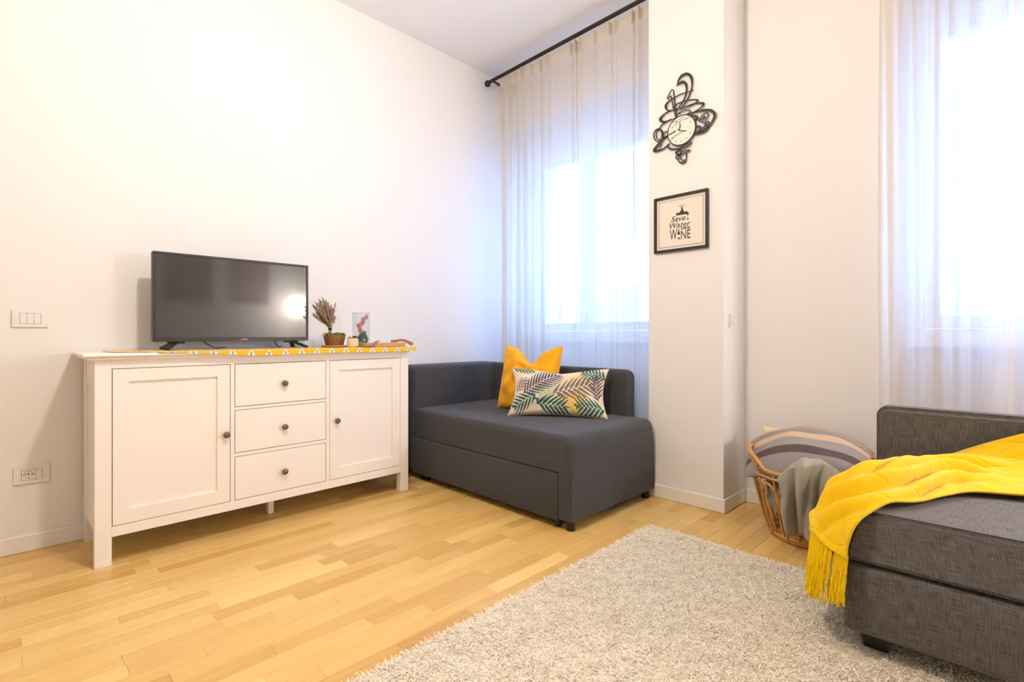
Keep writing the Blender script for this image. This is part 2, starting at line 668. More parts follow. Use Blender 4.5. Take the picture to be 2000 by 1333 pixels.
def stave_geo(x0, x1, y0, y1):
    g, c = .00025, .0006
    x0 += g; x1 -= g; y0 += g; y1 -= g
    v = [(x0, y0, -.009), (x1, y0, -.009), (x1, y1, -.009), (x0, y1, -.009), (x0, y0, -c), (x1, y0, -c), (x1, y1, -c), (x0, y1, -c),
         (x0 + c, y0 + c, 0), (x1 - c, y0 + c, 0), (x1 - c, y1 - c, 0), (x0 + c, y1 - c, 0)]
    f = [(0, 1, 5, 4), (1, 2, 6, 5), (2, 3, 7, 6), (3, 0, 4, 7), (4, 5, 9, 8), (5, 6, 10, 9), (6, 7, 11, 10), (7, 4, 8, 11), (8, 9, 10, 11)]
    return v, f


def stave_mesh(name, lst):
    V, F, C = [], [], []
    for (_, x0, x1, y0, y1, col) in lst:
        v, f = stave_geo(x0, x1, y0, y1)
        k = len(V)
        V += v
        F += [tuple(i + k for i in q) for q in f]
        C += [(*col, 1)] * len(v)
    me = bpy.data.meshes.new(name)
    me.from_pydata(V, [], F)
    ca = me.color_attributes.new('print', 'FLOAT_COLOR', 'POINT')
    ca.data.foreach_set('color', np.array(C, dtype=np.float32).ravel())
    return link(me, name, M['floor'], floor)


big = [s for s in stv[:298] if s[0] > 120]
for s in big:
    stave_mesh('plank', [s])
tag(stave_mesh('plank_field', stv[len(big):]), kind='stuff')

# ------------------------------------------------------------------ outside: the house across the street
b = MB(); b.box(-16, 18, YG + .35, 30, -4.6, -4.5); struct(b.build('street', M['street']))
bld = thing('building', 'pale rendered house across the street behind the curtains', 'building', (0, 13, -4.5))
b = MB(); b.box(-14, 14, 13, 16, -4.5, 7.5); b.build('wall', M['facade'], bld)
b = MB(); b.box(-14.3, 14.3, 12.6, 16, 7.5, 7.8); b.build('cornice', M['trim'], bld)
for zz in (-2.9, .5, 3.9):
    for k in range(9):
        x = -12.4 + k * 2.9
        b = MB(); b.box(x, x + 1.1, 12.95, 13.02, zz, zz + 1.9); wn = b.build('window', M['trim'], bld)
        b = MB(); b.box(x + .08, x + 1.02, 12.93, 12.96, zz + .08, zz + 1.82); b.build('pane', M['shutter'], wn)
        for sx in (x - .56, x + 1.12):
            b = MB(); b.box(sx, sx + .54, 12.9, 12.97, zz, zz + 1.9); b.build('shutter', M['shutter'], bld)

# ------------------------------------------------------------------ lamps out of frame
lp = thing('pendant_lamp', 'round opal globe pendant hanging over the rug', 'lamp', (-1.27, .71, ZC))
b = MB(); b.lathe([(.05, -.03), (.05, 0)], (-1.27, .71, ZC), 20); b.build('canopy', M['trim'], lp, True)
b = MB(); b.tube([(-1.27, .71, ZC - .02), (-1.27, .71, 2.56)], .003, 6); b.build('cord', M['cable'], lp)
b = MB(); b.lathe([(.02, 0), (.022, .05), (.012, .06)], (-1.27, .71, 2.535), 14); b.build('socket', M['silver'], lp, True)
b = MB(); b.ball((-1.27, .71, 2.47), .07, n=16, m=10); b.build('globe', mat_emit('lit_globe', PENDANT_COL, PENDANT_STR), lp, True)
lx, ly, lz = 1.27, 2.82, 1.34
lp = thing('floor_lamp', 'brass floor lamp with a lit globe beside the far end of the grey-brown sofa', 'lamp', (lx, ly, 0))
b = MB(); b.lathe([(.11, 0), (.11, .015), (.02, .03)], (lx, ly, 0), 24); b.build('base', M['brass'], lp, True)
b = MB(); b.tube([(lx, ly, .02), (lx, ly, lz - .08)], .009, 10); b.build('pole', M['brass'], lp, True)
b = MB(); b.ball((lx, ly, lz), .12, n=16, m=10); b.build('globe', mat_emit('lit_shade', FLOOR_LAMP_COL, FLOOR_LAMP_STR), lp, True)

# two pictures on the right wall (seen mirrored in the television)
for k, (y0, y1, c1, c2) in enumerate(((1.36, 1.86, (.10, .02, .02), (.30, .08, .03)), (2.08, 2.55, (.45, .15, .06), (.25, .12, .22)))):
    pc = thing('wall_picture', ('dark red abstract picture in a black frame on the right wall', 'orange and violet abstract picture in a thin dark frame on the right wall')[k], 'picture', (XR, y0, 1.37))
    b = MB()
    for q in ((y0, y1, 1.37, 1.395), (y0, y1, 1.945, 1.97), (y0, y0 + .025, 1.395, 1.945), (y1 - .025, y1, 1.395, 1.945)):
        b.box(XR - .025, XR, *q)
    b.build('frame', M['frameblack'], pc)
    b = MB(); b.box(XR - .012, XR - .002, y0 + .025, y1 - .025, 1.395, 1.945)
    b.build('artwork', mat('abstract_art_%d' % k, c1, .7, var=(6, c2)), pc)

# ------------------------------------------------------------------ curtains and rod
def curtain(name, label, x0, x1, y, ztop, seed, folds):
    """flat sheer cloth with narrow pinched folds at the given places along its width"""
    r = np.random.default_rng(seed)
    nx, nz = 900, 46
    u = np.linspace(0, 1, nx)
    X = x0 + (x1 - x0) * u
    Wd = x1 - x0
    Zs = ztop - (ztop - .02) * np.linspace(0, 1, nz) ** 1.15
    A = [r.uniform(.022, .042) for _ in folds]
    B = [r.uniform(.007, .013) for _ in folds]
    dr = [r.uniform(-.012, .012) for _ in folds]
    p1, p2 = r.uniform(0, 6, 2)
    G = np.zeros((nx, nz, 3))
    pinch = np.zeros(nx)
    for j in range(nz):
        d = ztop - Zs[j]
        off = .007 * np.sin(u * 31 + p1 + .3 * d) + .005 * np.sin(u * 67 + p2 - .4 * d)
        pinch = np.zeros(nx)
        for f, a_, b_, e_ in zip(folds, A, B, dr):
            ctr = f * Wd + e_ * d
            wd = b_ * (1 + .55 * min(1.6, d))
            pinch = pinch + a_ * np.exp(-((u * Wd - ctr) / wd) ** 2) * (.75 + .25 * math.sin(d * 1.3 + f * 40))
        G[:, j, 0] = X + .25 * np.gradient(pinch, X)* .01
        G[:, j, 1] = y + off * min(1, .3 + d) - pinch
        G[:, j, 2] = Zs[j]
    wv = G[:, 0, 1] - y
    t = thing(name, label, 'curtain', ((x0 + x1) / 2, y, 0), 'sheer curtains')
    grid_mesh('cloth', G, M['sheer'], t)
    # header band
    nb = 6
    H = np.zeros((nx, nb, 3))
    for j in range(nb):
        H[:, j, 0] = G[:, 0, 0]
        H[:, j, 1] = y + wv - .004
        H[:, j, 2] = ztop + .002 - .062 * j / (nb - 1)
    grid_mesh('header_band', H, M['band'], t)
    # little tabs gathered over the pleats
    for c in folds:
        i = int(c * (nx - 1))
        i0, i1 = max(i - 5, 0), min(i + 5, nx - 1)
        Tn = np.zeros((i1 - i0 + 1, 5, 3))
        for a in range(i0, i1 + 1):
            e = math.cos((a - i) / 5.5 * math.pi / 2)
            for j in range(5):
                Tn[a - i0, j] = (H[a, 0, 0], H[a, 0, 1] - .004 - .014 * e, ztop + .004 - .085 * j / 4)
        grid_mesh('pleat_tab', Tn, M['band'], t)
    return t


curtain('sheer_curtain', 'sheer curtain over the window behind the charcoal sofa, gathered on a dark rod', -2.925, -1.40, 2.795, 2.985, 3, [0.022, 0.075, 0.123, 0.174, 0.23, 0.29, 0.342, 0.479, 0.508, 0.531, 0.61, 0.692, 0.718, 0.802, 0.837])
curtain('sheer_curtain', 'sheer white curtain over the window behind the grey-brown sofa', -.455, 1.05, 2.895, 2.985, 5, [0.005, 0.017, 0.048, 0.075, 0.12, 0.134, 0.159, 0.206, 0.215, 0.281, 0.305, 0.45, 0.52, 0.6, 0.66, 0.75, 0.83, 0.92, 0.97])

rd = thing('curtain_rod', 'dark bronze curtain rod under the ceiling beside the corner', 'curtain rod', (-2.2, 2.755, 3.01))
b = MB(); b.tube([(-3.02, 2.755, 3.005), (-1.42, 2.755, 3.02)], .0135, 12); b.build('pole', M['rod'], rd, True)
b = MB(); b.ball((-3.045, 2.755, 3.0), .026, n=14, m=10); b.build('finial', M['rod'], rd, True)
b = MB(); b.tube([(-2.985, 2.745, 3.0), (-2.985, 2.80, 2.998), (-2.985, 2.99, 2.99)], .009, 8); b.lathe([(.018, -.004), (.018, .004)], (-2.985, 2.755, 3.005), 12); b.build('bracket', M['rod'], rd, True)
b = MB(); b.rbox(-3.005, -2.965, 2.975, 2.988, 2.95, 3.03, .004); b.build('wall_plate', M['rod'], rd)
rd = thing('curtain_rod', 'dark bronze curtain rod above the window behind the grey-brown sofa', 'curtain rod', (.4, 2.865, 3.01))
b = MB(); b.tube([(-.60, 2.865, 3.01), (1.1, 2.865, 3.01)], .0135, 12); b.build('pole', M['rod'], rd, True)
for fx in (-.62, 1.12):
    b = MB(); b.ball((fx, 2.865, 3.01), .026, n=14, m=10); b.build('finial', M['rod'], rd, True)
    b = MB(); b.tube([(fx * .94, 2.865, 3.01), (fx * .94, 2.99, 3.0)], .009, 8); b.build('bracket', M['rod'], rd, True)
cd = thing('pull_cord', 'thin yellowed pull cord hanging at the left edge of the curtain', 'cord', (-2.945, 2.79, 2.6))
b = MB(); b.tube([(-2.935, 2.765, 2.955), (-2.95, 2.78, 2.86), (-2.95, 2.78, 2.62), (-2.935, 2.77, 2.52), (-2.925, 2.765, 2.62), (-2.925, 2.76, 2.85)], .0035, 6); b.build('loop', M['cream'], cd, True)
b = MB(); b.tube([(-2.938, 2.765, 2.975), (-2.938, 2.765, 2.945)], .006, 8); b.build('clip', M['rod'], cd, True)

# ------------------------------------------------------------------ sideboard
SX = -2.648
sb = thing('sideboard', 'white painted wooden sideboard with two doors and three drawers', 'sideboard', (-2.85, .985, 0))
b = MB()
b.rbox(-3.075, -2.617, .203, 1.765, .866, .880, .005, 2)
b.rbox(-3.072, -2.630, .218, 1.750, .852, .867, .006, 2)
b.build('top', M['white'], sb)
yl, yr = .243, 1.738
for (y0, y1) in ((yl, yl + .056), (yr - .056, yr)):
    b = MB(); b.rbox(SX - .045, SX, y0, y1, 0, .853, .002, 1); b.build('leg', M['white'], sb)
    b = MB(); b.rbox(-3.07, -3.025, y0, y1, 0, .853, .002, 1); b.build('leg', M['white'], sb)
for s, y in ((-1, yl), (1, yr)):
    b = MB()
    ya, yb = (y + .006, y + .024) if s < 0 else (y - .024, y - .006)
    b.box(-3.026, SX - .044, ya, yb, .74, .853); b.box(-3.026, SX - .044, ya, yb, .125, .20)
    yc, yd = (y + .013, y + .024) if s < 0 else (y - .024, y - .013)
    b.box(-3.026, SX - .044, yc, yd, .20, .74)
    b.build('side_panel', M['white'], sb)
# carcass behind the fronts
b = MB(); b.box(-3.03, SX - .035, yl + .03, yr - .03, .135, .15); b.box(-3.04, -3.03, yl + .03, yr - .03, .15, .85)
b.build('carcass', M['white'], sb)
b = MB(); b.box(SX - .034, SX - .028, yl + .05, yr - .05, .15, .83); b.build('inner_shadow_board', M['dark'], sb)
# face frame
fr = [(yl + .056, yr - .056, .8165, .853), (yl + .056, yr - .056, .118, .1605), (.7450, .7625, .1605, .8165), (1.2155, 1.2345, .1605, .8165),
      (.7625, 1.2155, .5945, .6085), (.7625, 1.2155, .3715, .3875)]
for (y0, y1, z0, z1) in fr:
    b = MB(); b.box(SX - .024, SX - .001, y0, y1, z0, z1); b.build('face_rail', M['white'], sb)
G3 = .0028


def knob(y, z, parent, x=SX):
    b = MB()
    prof = [(.0045, 0), (.005, .010), (.0125, .014), (.0155, .019), (.0145, .024), (.008, .027), (.001, .028)]
    n = 16
    v, f = [], []
    for (r, h) in prof:
        for k in range(n):
            a = 2 * math.pi * k / n
            v.append((x + h, y + r * math.cos(a), z + r * math.sin(a)))
    for i in range(len(prof) - 1):
        for k in range(n):
            f.append((i * n + k, i * n + (k + 1) % n, (i + 1) * n + (k + 1) % n, (i + 1) * n + k))
    b.add(v, f)
    o = b.build('knob', M['knob'], parent, True)
    o['label'] = 'round dark pewter knob'


for (y0, y1, ky) in ((yl + .056, .7450, .724), (1.2345, yr - .056, 1.273)):
    y0 += G3; y1 -= G3
    z0, z1 = .1605 + G3, .8165 - G3
    s = .053
    b = MB()
    for q in ((y0, y1, z1 - s, z1), (y0, y1, z0, z0 + s + .006), (y0, y0 + s, z0 + s + .006, z1 - s), (y1 - s, y1, z0 + s + .006, z1 - s)):
        b.box(SX - .020, SX - .001, *q)
    d = b.build('door', M['white'], sb)
    b = MB(); b.box(SX - .018, SX - .0105, y0 + s, y1 - s, z0 + s + .006, z1 - s); b.build('door_panel', M['white'], d)
    knob(ky, .484, d, SX - .001)
for (z0, z1, kz) in ((.6085, .8165, .710), (.3875, .5945, .487), (.1605, .3715, .260)):
    b = MB(); b.rbox(SX - .020, SX - .001, .7625 + G3, 1.2155 - G3, z0 + G3, z1 - G3, .0012, 1)
    d = b.build('drawer', M['white'], sb)
    knob(.992, kz, d, SX - .001)
b = MB(); b.rbox(-2.86, -2.82, .975, 1.005, 0, .135, .003, 1); b.build('centre_leg', M['white'], sb)

# ------------------------------------------------------------------ printed table runner
ny, nx = 640, 70
yy = np.linspace(.30, 1.770, ny)
G = np.zeros((ny, nx, 3)); D = np.zeros((ny, nx))
EDGE = -2.6135
for i, y in enumerate(yy):
    hang = .024 * min(1, max(0, (y - .40) / .45)) - .0 + .0015 * math.sin(y * 9)
    front = EDGE - max(0, (.46 - y)) * .75        # the runner lies askew: its left end is pulled back
    flat_len = front + 2.99
    tot = flat_len + max(hang, 0)
    # denser towards the hem
    ss = np.concatenate([np.linspace(0, flat_len, 40, endpoint=False), np.linspace(flat_len, tot, 30)])
    xs = np.minimum(-2.99 + ss, front)
    dz = np.maximum(ss - flat_len, 0)
    G[i, :, 0] = xs + np.where(dz > 0, .0015 + .001 * math.sin(y * 30), 0)
    G[i, :, 1] = y
    G[i, :, 2] = .8822 - dz + .0006 * np.sin(y * 40 + ss * 9) * (dz == 0)
    D[i] = tot - ss
yellow = np.array([.86, .50, .01]); whitec = np.array([.85, .84, .80]); teal = np.array([.20, .42, .42]); violet = np.array([.40, .36, .55])
per = .081
Yg = (G[:, :, 1] - .30) / per
row = D / .024
ph = (Yg + .5 * np.floor(row)) % 1 - .5
rv = row % 1
fan = (np.abs(ph) < .07 + .17 * (1 - rv) ** 1.3)
core = (np.abs(ph) < .06) & (rv < .75)
C = np.zeros((ny, nx, 3))
C[:] = yellow
C[fan] = whitec
kk = (np.floor(Yg + .5).astype(int) % 2 == 0)
C[core & kk] = teal
C[core & ~kk] = violet
rn = grid_mesh('table_runner', G, M['runner'], None, C)
tag(rn, 'yellow table runner printed with white fans lying on the sideboard', 'table runner')

# ------------------------------------------------------------------ television
tv = thing('television', 'flat screen television with a black bezel standing on the sideboard', 'television', (-2.90, .846, .884))
b = MB(); b.rbox(-2.925, -2.882, .477, 1.215, .923, 1.354, .004, 2); b.build('casing', M['tvgrey'], tv, True)
b = MB()
for q in ((.477, 1.215, 1.342, 1.354), (.477, 1.215, .923, .943), (.477, .489, .943, 1.342), (1.203, 1.215, .943, 1.342)):
    b.rbox(-2.884, -2.877, *q, .0015, 1)
b.build('bezel', M['tvgrey'], tv)
ms = mat('lcd_screen', (.010, .010, .011), .36, spec=.5, coat=1.0)
ms.node_tree.nodes['Principled BSDF'].inputs['Coat Roughness'].default_value = .07
b = MB(); b.box(-2.8835, -2.8805, .488, 1.204, .942, 1.343); b.build('screen', ms, tv)
b = MB(); b.rbox(-2.96, -2.925, .60, 1.09, .98, 1.24, .01, 2); b.build('rear_housing', M['black'], tv)
b = MB()
b.prism([(.868 + .018 * math.cos(a * math.pi / 10), .925 + .006 * math.sin(a * math.pi / 10)) for a in range(20)], -2.879, -2.8755, lambda u, v, h: (h, u, v))
b.build('emblem', M['red'], tv)
b = MB(); b.box(-2.8772, -2.8766, .862, .892, .9325, .9355); b.build('maker_mark', M['silver'], tv)
for yc, s in ((.575, -1), (1.125, 1)):
    b = MB()
    b.rbox(-2.92, -2.885, yc - .035, yc + .035, .914, .925, .003, 1)
    for (dx, dy) in ((.085, s * .055), (-.085, s * .045)):
        p0, p1 = Vector((-2.90, yc, .918)), Vector((-2.90 + dx, yc + dy, .8865))
        d = (p1 - p0).normalized()
        sd = Vector((-d.y, d.x, 0)).normalized() * .011
        up = Vector((0, 0, .0085))
        v = [p0 - sd, p0 + sd, p1 + sd, p1 - sd]
        b.add([q - Vector((0, 0, .002)) for q in v] + [q + up for q in v], [(0, 1, 2, 3), (4, 7, 6, 5), (0, 4, 5, 1), (1, 5, 6, 2), (2, 6, 7, 3), (3, 7, 4, 0)])
    b.build('stand_leg', M['black'], tv)
cb = thing('television_cable', 'thin black cable hanging behind the television', 'cable', (-2.97, 1.0, .884))
b = MB(); b.tube([tuple(p) for p in catmull([(-2.955, 1.03, .985), (-2.985, 1.06, .93), (-3.02, 1.10, .889), (-3.045, 1.12, .887), (-3.07, 1.14, .887)], 30)], .0028, 6); b.build('cord', M['cable'], cb, True)
cb = thing('power_cable', 'thin dark power cable slanting behind the television bottom edge', 'cable', (-2.97, .75, .884))
b = MB(); b.tube([tuple(p) for p in catmull([(-2.955, .66, .985), (-2.965, .70, .93), (-2.985, .76, .889), (-3.02, .80, .887), (-3.06, .84, .887)], 24)], .0022, 6); b.build('cord', M['cable'], cb, True)

# ------------------------------------------------------------------ little things on the sideboard
TZ = .884
c = (-2.82, 1.345)
co = thing('wood_coaster', 'round pale wooden slice under the wicker bowl', 'coaster', (*c, TZ))
b = MB(); b.lathe([(.070, 0), (.073, .004), (.072, .009), (.068, .011)], (*c, TZ), 32); b.build('slice', M['wood'], co, True)
b = MB(); b.tube([(c[0] + .0725 * math.cos(a * .196), c[1] + .0725 * math.sin(a * .196), TZ + .006) for a in range(32)], .0035, 6, closed=True); b.build('bark', M['tassel'], co, True)
bz = TZ + .011
wb = thing('wicker_bowl', 'small brown wicker bowl filled with dried moss', 'bowl', (*c, bz))
for k in range(9):
    z = bz + .004 + k * .0062
    r = .046 + .012 * k / 8
    b = MB(); b.tube([(c[0] + (r + .0012 * math.sin(a * 8 + k * 3)) * math.cos(a * .131), c[1] + (r + .0012 * math.sin(a * 8 + k * 3)) * math.sin(a * .131), z) for a in range(48)], .0042, 6, closed=True)
    b.build('wicker_coil', M['wicker'], wb, True)
b = MB(); b.lathe([(.044, .002), (.052, .05), (.050, .05), (.02, .03)], (*c, bz), 28); b.build('liner', M['wicker'], wb, True)
b = MB()
for k in range(150):
    a = random.uniform(0, 6.283)
    r = .052 * math.sqrt(random.uniform(.25, 1.35))
    z = bz + .056 + random.uniform(-.004, .012)
    p = Vector((c[0] + r * math.cos(a), c[1] + r * math.sin(a), z))
    q = [p + Vector((random.uniform(-1, 1), random.uniform(-1, 1), random.uniform(-.4, .8))) * .010 * j for j in (0, 1)]
    b.tube([p, (p + q[1]) / 2 + Vector((0, 0, .004)), q[1]], [.003, .0028, .0012], 5)
b.ball((c[0], c[1], bz + .045), .046, .046, .014)
tag(b.build('moss', M['moss'], wb, True), kind='stuff')
# lavender
lv = thing('lavender_bunch', 'upright bunch of dried lavender standing in the wicker bowl', 'dried flowers', (c[0], c[1] - .025, bz + .05))
b0 = Vector((c[0], c[1] - .028, bz + .045))
tie = Vector((c[0], c[1] - .027, bz + .095))
bs, bf = MB(), MB()
R2 = random.Random(11)
for k in range(80):
    a = R2.uniform(0, 6.283)
    s = math.sqrt(R2.random())
    # lean towards the television, spread widest across the view
    tip = tie + Vector((s * .050 * math.cos(a), -.042 + s * .074 * math.sin(a), .070 + .125 * R2.random() * (1 - .3 * s)))
    foot = b0 + Vector((R2.uniform(-.012, .012), R2.uniform(-.012, .012), 0))
    t0 = tie + Vector((R2.uniform(-.007, .007), R2.uniform(-.007, .007), 0))
    mid = t0 + (tip - t0) * .32 + Vector((0, .006, 0))
    bs.tube([foot, t0, mid, tip], [.0012, .0012, .001, .0008], 4)
    P = [mid.lerp(tip, .15 + .85 * q / 7) for q in range(8)]
    bf.tube(P, [.0022, .0046, .003, .005, .0032, .0048, .003, .001], 6)
    for q in P[1:-1]:
        bf.ball(q + Vector((R2.uniform(-.004, .004), R2.uniform(-.004, .004), R2.uniform(-.003, .003))), R2.uniform(.003, .0055), n=5, m=4)
tag(bs.build('stems', M['stem'], lv), kind='stuff')
tag(bf.build('flower_spikes', M['lavender'], lv, True), kind='stuff')
b = MB(); b.tube([tie + Vector((0, 0, -.007)), tie + Vector((0, 0, .006))], .0105, 12); b.build('tie', M['black'], lv, True)
b = MB(); b.rbox(tie.x + .008, tie.x + .011, tie.y - .006, tie.y + .006, tie.z + .028, tie.z + .062, .001, 1); b.build('paper_tag', M['cream'], lv)
# knitted jar
c = (-2.755, 1.425)
kj = thing('knitted_jar', 'small squat jar in a cream knitted cover with a twine bow', 'jar', (*c, TZ))
b = MB()
n = 40
prof = [(.026, 0), (.0305, .004), (.0315, .02), (.031, .042), (.0285, .050), (.026, .052)]
v, f = [], []
for (r, z) in prof:
    for k in range(n):
        a = 2 * math.pi * k / n
        rr = r + (.0012 if k % 2 else -.0008)
        v.append((c[0] + rr * math.cos(a), c[1] + rr * math.sin(a), TZ + z))
for i in range(len(prof) - 1):
    for k in range(n):
        f.append((i * n + k, i * n + (k + 1) % n, (i + 1) * n + (k + 1) % n, (i + 1) * n + k))
f.append(tuple(range(n - 1, -1, -1))); f.append(tuple((len(prof) - 1) * n + k for k in range(n)))
b.add(v, f); b.build('knitted_cover', M['knit'], kj, True)
b = MB(); b.lathe([(.024, .052), (.025, .058), (.025, .066), (.0225, .066), (.0225, .055)], (*c, TZ), 24, caps=False); b.build('rim', M['jar'], kj, True)
b = MB(); b.tube([(c[0] + .0275 * math.cos(a * .3), c[1] + .0275 * math.sin(a * .3), TZ + .054) for a in range(21)], .002, 6, closed=True)
b.build('twine', M['wicker'], kj, True)
for s in (-1, 1):
    b = MB(); b.tube([tuple(p) for p in catmull([(c[0] + .026, c[1], TZ + .055), (c[0] + .030, c[1] + s * .008, TZ + .064), (c[0] + .031, c[1] + s * .016, TZ + .057), (c[0] + .027, c[1], TZ + .053)], 12)], .0016, 5); b.build('bow_loop', M['ink'], kj, True)
# glass cylinder with flowers
c = (-2.86, 1.535)
gj = thing('glass_cylinder', 'clear glass cylinder vase holding a red orchid over green leaves', 'vase', (*c, TZ))
b = MB(); b.lathe([(.050, .002), (.053, .006), (.053, .205), (.051, .205), (.051, .008), (.02, .006)], (*c, TZ), 40, caps=False); b.build('glass_wall', M['jar'], gj, True)
b = MB(); b.tube([(c[0] + .052 * math.cos(a * .157), c[1] + .052 * math.sin(a * .157), TZ + .205) for a in range(40)], .0022, 6, closed=True); b.build('glass_rim', mat('glass_edge', (.55, .62, .62), .1, spec=.8), gj, True)
oc = thing('orchid', 'dusty red orchid sprig inside the glass cylinder', 'flower', (*c, TZ + .008))
b = MB(); b.tube([tuple(p) for p in catmull([(c[0], c[1] + .005, TZ + .02), (c[0] + .005, c[1] + .002, TZ + .08), (c[0], c[1] + .012, TZ + .15), (c[0], c[1] + .028, TZ + .188)], 14)], .0018, 6); b.build('stem', M['stem'], oc, True)
for (dy, dz) in ((-.022, .128), (-.014, .100), (.008, .165), (.003, .146), (.026, .183)):
    b = MB()
    cx, cy, cz = c[0] + .012, c[1] + dy, TZ + dz
    for k in range(5):
        a = k * 1.2566 + .3
        b.ball((cx + .003, cy + .0085 * math.cos(a), cz + .0095 * math.sin(a)), .004, .0085, .0085, n=8, m=6)
    b.ball((cx + .006, cy, cz), .004, n=8, m=6)
    b.build('blossom', M['petal'], oc, True)
for k in range(22):
    a = k * 2.4
    r = .006 + .032 * (k / 22)
    z = .030 + .055 * (1 - k / 22) + .004 * math.sin(k * 5)
    p = Vector((c[0] + r * math.cos(a), c[1] + .012 + r * math.sin(a) * .75, TZ + z))
    d = Vector((math.cos(a) * .6, math.sin(a) * .45, .7)).normalized()
    b = MB(); b.tube([p - d * .012, p, p + d * .010, p + d * .018], [.003, .008, .006, .0006], 6); b.build('leaf', M['green'], oc, True)
b = MB(); b.lathe([(.03, .010), (.032, .018), (.026, .034), (.01, .04)], (*c, TZ), 20); b.build('root_ball', M['green'], oc, True)
# wooden tray with driftwood
ty0, ty1, tx0, tx1 = 1.475, 1.735, -2.80, -2.675
tr = thing('wooden_tray', 'low pale wooden tray at the right end of the sideboard', 'tray', ((tx0 + tx1) / 2, (ty0 + ty1) / 2, TZ))
b = MB(); b.rbox(tx0, tx1, ty0, ty1, TZ, TZ + .006, .002, 1); b.build('tray_base', M['wood'], tr)
for q in ((tx0, tx1, ty0, ty0 + .007), (tx0, tx1, ty1 - .007, ty1), (tx0, tx0 + .007, ty0 + .007, ty1 - .007), (tx1 - .007, tx1, ty0 + .007, ty1 - .007)):
    b = MB(); b.rbox(*q, TZ + .002, TZ + .022, .002, 1); b.build('tray_rim', M['wood'], tr)
dw = thing('driftwood', 'weathered driftwood stick leaning on the wooden tray', 'driftwood', (-2.69, 1.50, TZ))
b = MB(); b.tube([tuple(p) for p in catmull([(-2.655, 1.455, TZ + .006), (-2.66, 1.49, TZ + .012), (-2.675, 1.53, TZ + .026), (-2.70, 1.565, TZ + .036)], 14)], [.004, .006, .008, .008, .009, .008, .009, .008, .009, .008, .007, .007, .005, .003], 8); b.build('stick', mat('driftwood_grey', (.38, .26, .19), .9, var=(40, (.24, .15, .11))), dw, True)
ts = thing('tassel', 'tan cord tassel bent over the right rim of the tray', 'tassel', (-2.67, 1.71, TZ))
b = MB(); b.tube([(-2.73, 1.665, TZ + .032), (-2.71, 1.70, TZ + .034)], .008, 10); b.build('tassel_head', M['tassel'], ts, True)
b = MB()
for k in range(26):
    o = Vector((random.uniform(-.008, .008), random.uniform(-.004, .004), random.uniform(-.005, .005)))
    b.tube([tuple(Vector(p) + o * (1 + .5 * i / 9)) for i, p in enumerate(catmull([(-2.71, 1.695, TZ + .036), (-2.695, 1.725, TZ + .038), (-2.675, 1.755, TZ + .024), (-2.662, 1.772, TZ + .012)], 9))], .0022, 5)
tag(b.build('strands', M['tassel'], ts, True), kind='stuff')

# ------------------------------------------------------------------ switches and sockets
def plate(name, label, cat, o, ex, nz, w_, h_, mods, kind):
    """o: centre on the wall; ex: direction along the wall; nz: out of the wall"""
    o, ex, nz = Vector(o), Vector(ex), Vector(nz)
    ez = Vector((0, 0, 1))
    t = thing(name, label, cat, o)

    def slab(u0, u1, v0, v1, h0, h1, nm, m, par=t, bev=.002):
        bm = bmesh.new()
        bmesh.ops.create_cube(bm, size=1)
        for v in bm.verts:
            p = v.co + Vector((.5, .5, .5))
            v.co = o + ex * (u0 + (u1 - u0) * p.x) + ez * (v0 + (v1 - v0) * p.y) + nz * (h0 + (h1 - h0) * p.z)
        if bev:
            bmesh.ops.bevel(bm, geom=bm.edges[:], offset=bev, segments=2, affect='EDGES')
        b = MB(); b.bm(bm)
        return b.build(nm, m, par, False)
    slab(-w_ / 2, w_ / 2, -h_ / 2, h_ / 2, 0, .008, 'cover_plate', M['plastic'])
    mw = .0225
    L = mods * mw
    slab(-L / 2 - .001, L / 2 + .001, -.0235, .0235, .006, .0083, 'seat', M['plasticgap'], t, 0)
    for k in range(mods):
        u = -L / 2 + k * mw
        if kind == 'outlet' and k < 2:
            if k == 0:
                s = slab(u + .0006, u + 2 * mw - .0006, -.0225, .0225, .006, .0095, 'socket_module', M['plastic'], t, .001)
                for (du, dv, wu, wv) in ((.009, .002, .008, .003), (.036, .002, .008, .003), (.0225, -.012, .004, .004), (.0225, .004, .005, .006)):
                    slab(u + du - wu / 2, u + du + wu / 2, dv - wv / 2, dv + wv / 2, .0093, .0098, 'contact_hole', M['dark'], s, 0)
                b = MB()
                P = [o + ex * (u + .0225 + .013 * math.cos(a * math.pi / 10)) + ez * (.006 + .011 * math.sin(a * math.pi / 10)) + nz * .0097 for a in range(11)]
                b.tube(P, .0007, 5); b.build('socket_arc', M['plasticgap'], s)
        else:
            slab(u + .0006, u + mw - .0006, -.0225, .0225, .006, .0100, 'rocker' if kind == 'switch' else 'blank_module', M['plastic'], t, .001)
    return t


plate('light_switch', 'white three-rocker light switch on the left wall', 'switch', (XL, .064, 1.029), (0, 1, 0), (1, 0, 0), .118, .078, 3, 'switch')
plate('wall_socket', 'white wall socket low on the left wall beside the sideboard', 'socket', (XL, .069, .338), (0, 1, 0), (1, 0, 0), .118, .080, 3, 'outlet')
plate('light_switch', 'small white switch on the narrow side of the pillar', 'switch', (-1.112, 2.818, 1.033), (0, 1, 0), (1, 0, 0), .078, .078, 2, 'switch')

# ------------------------------------------------------------------ charcoal sofa in the corner
sf = thing('charcoal_sofa', 'charcoal upholstered corner daybed with a pull-out front beside the sideboard', 'sofa', (-2.28, 2.3, 0))
x0, x1, y0, y1 = -2.845, -1.510, 1.908, 2.690
zt = .462


def arc(cx, cz, r, a0, a1, n=6):
    return [(cx + r * math.cos(math.radians(a0 + (a1 - a0) * k / n)), cz + r * math.sin(math.radians(a0 + (a1 - a0) * k / n))) for k in range(n + 1)]


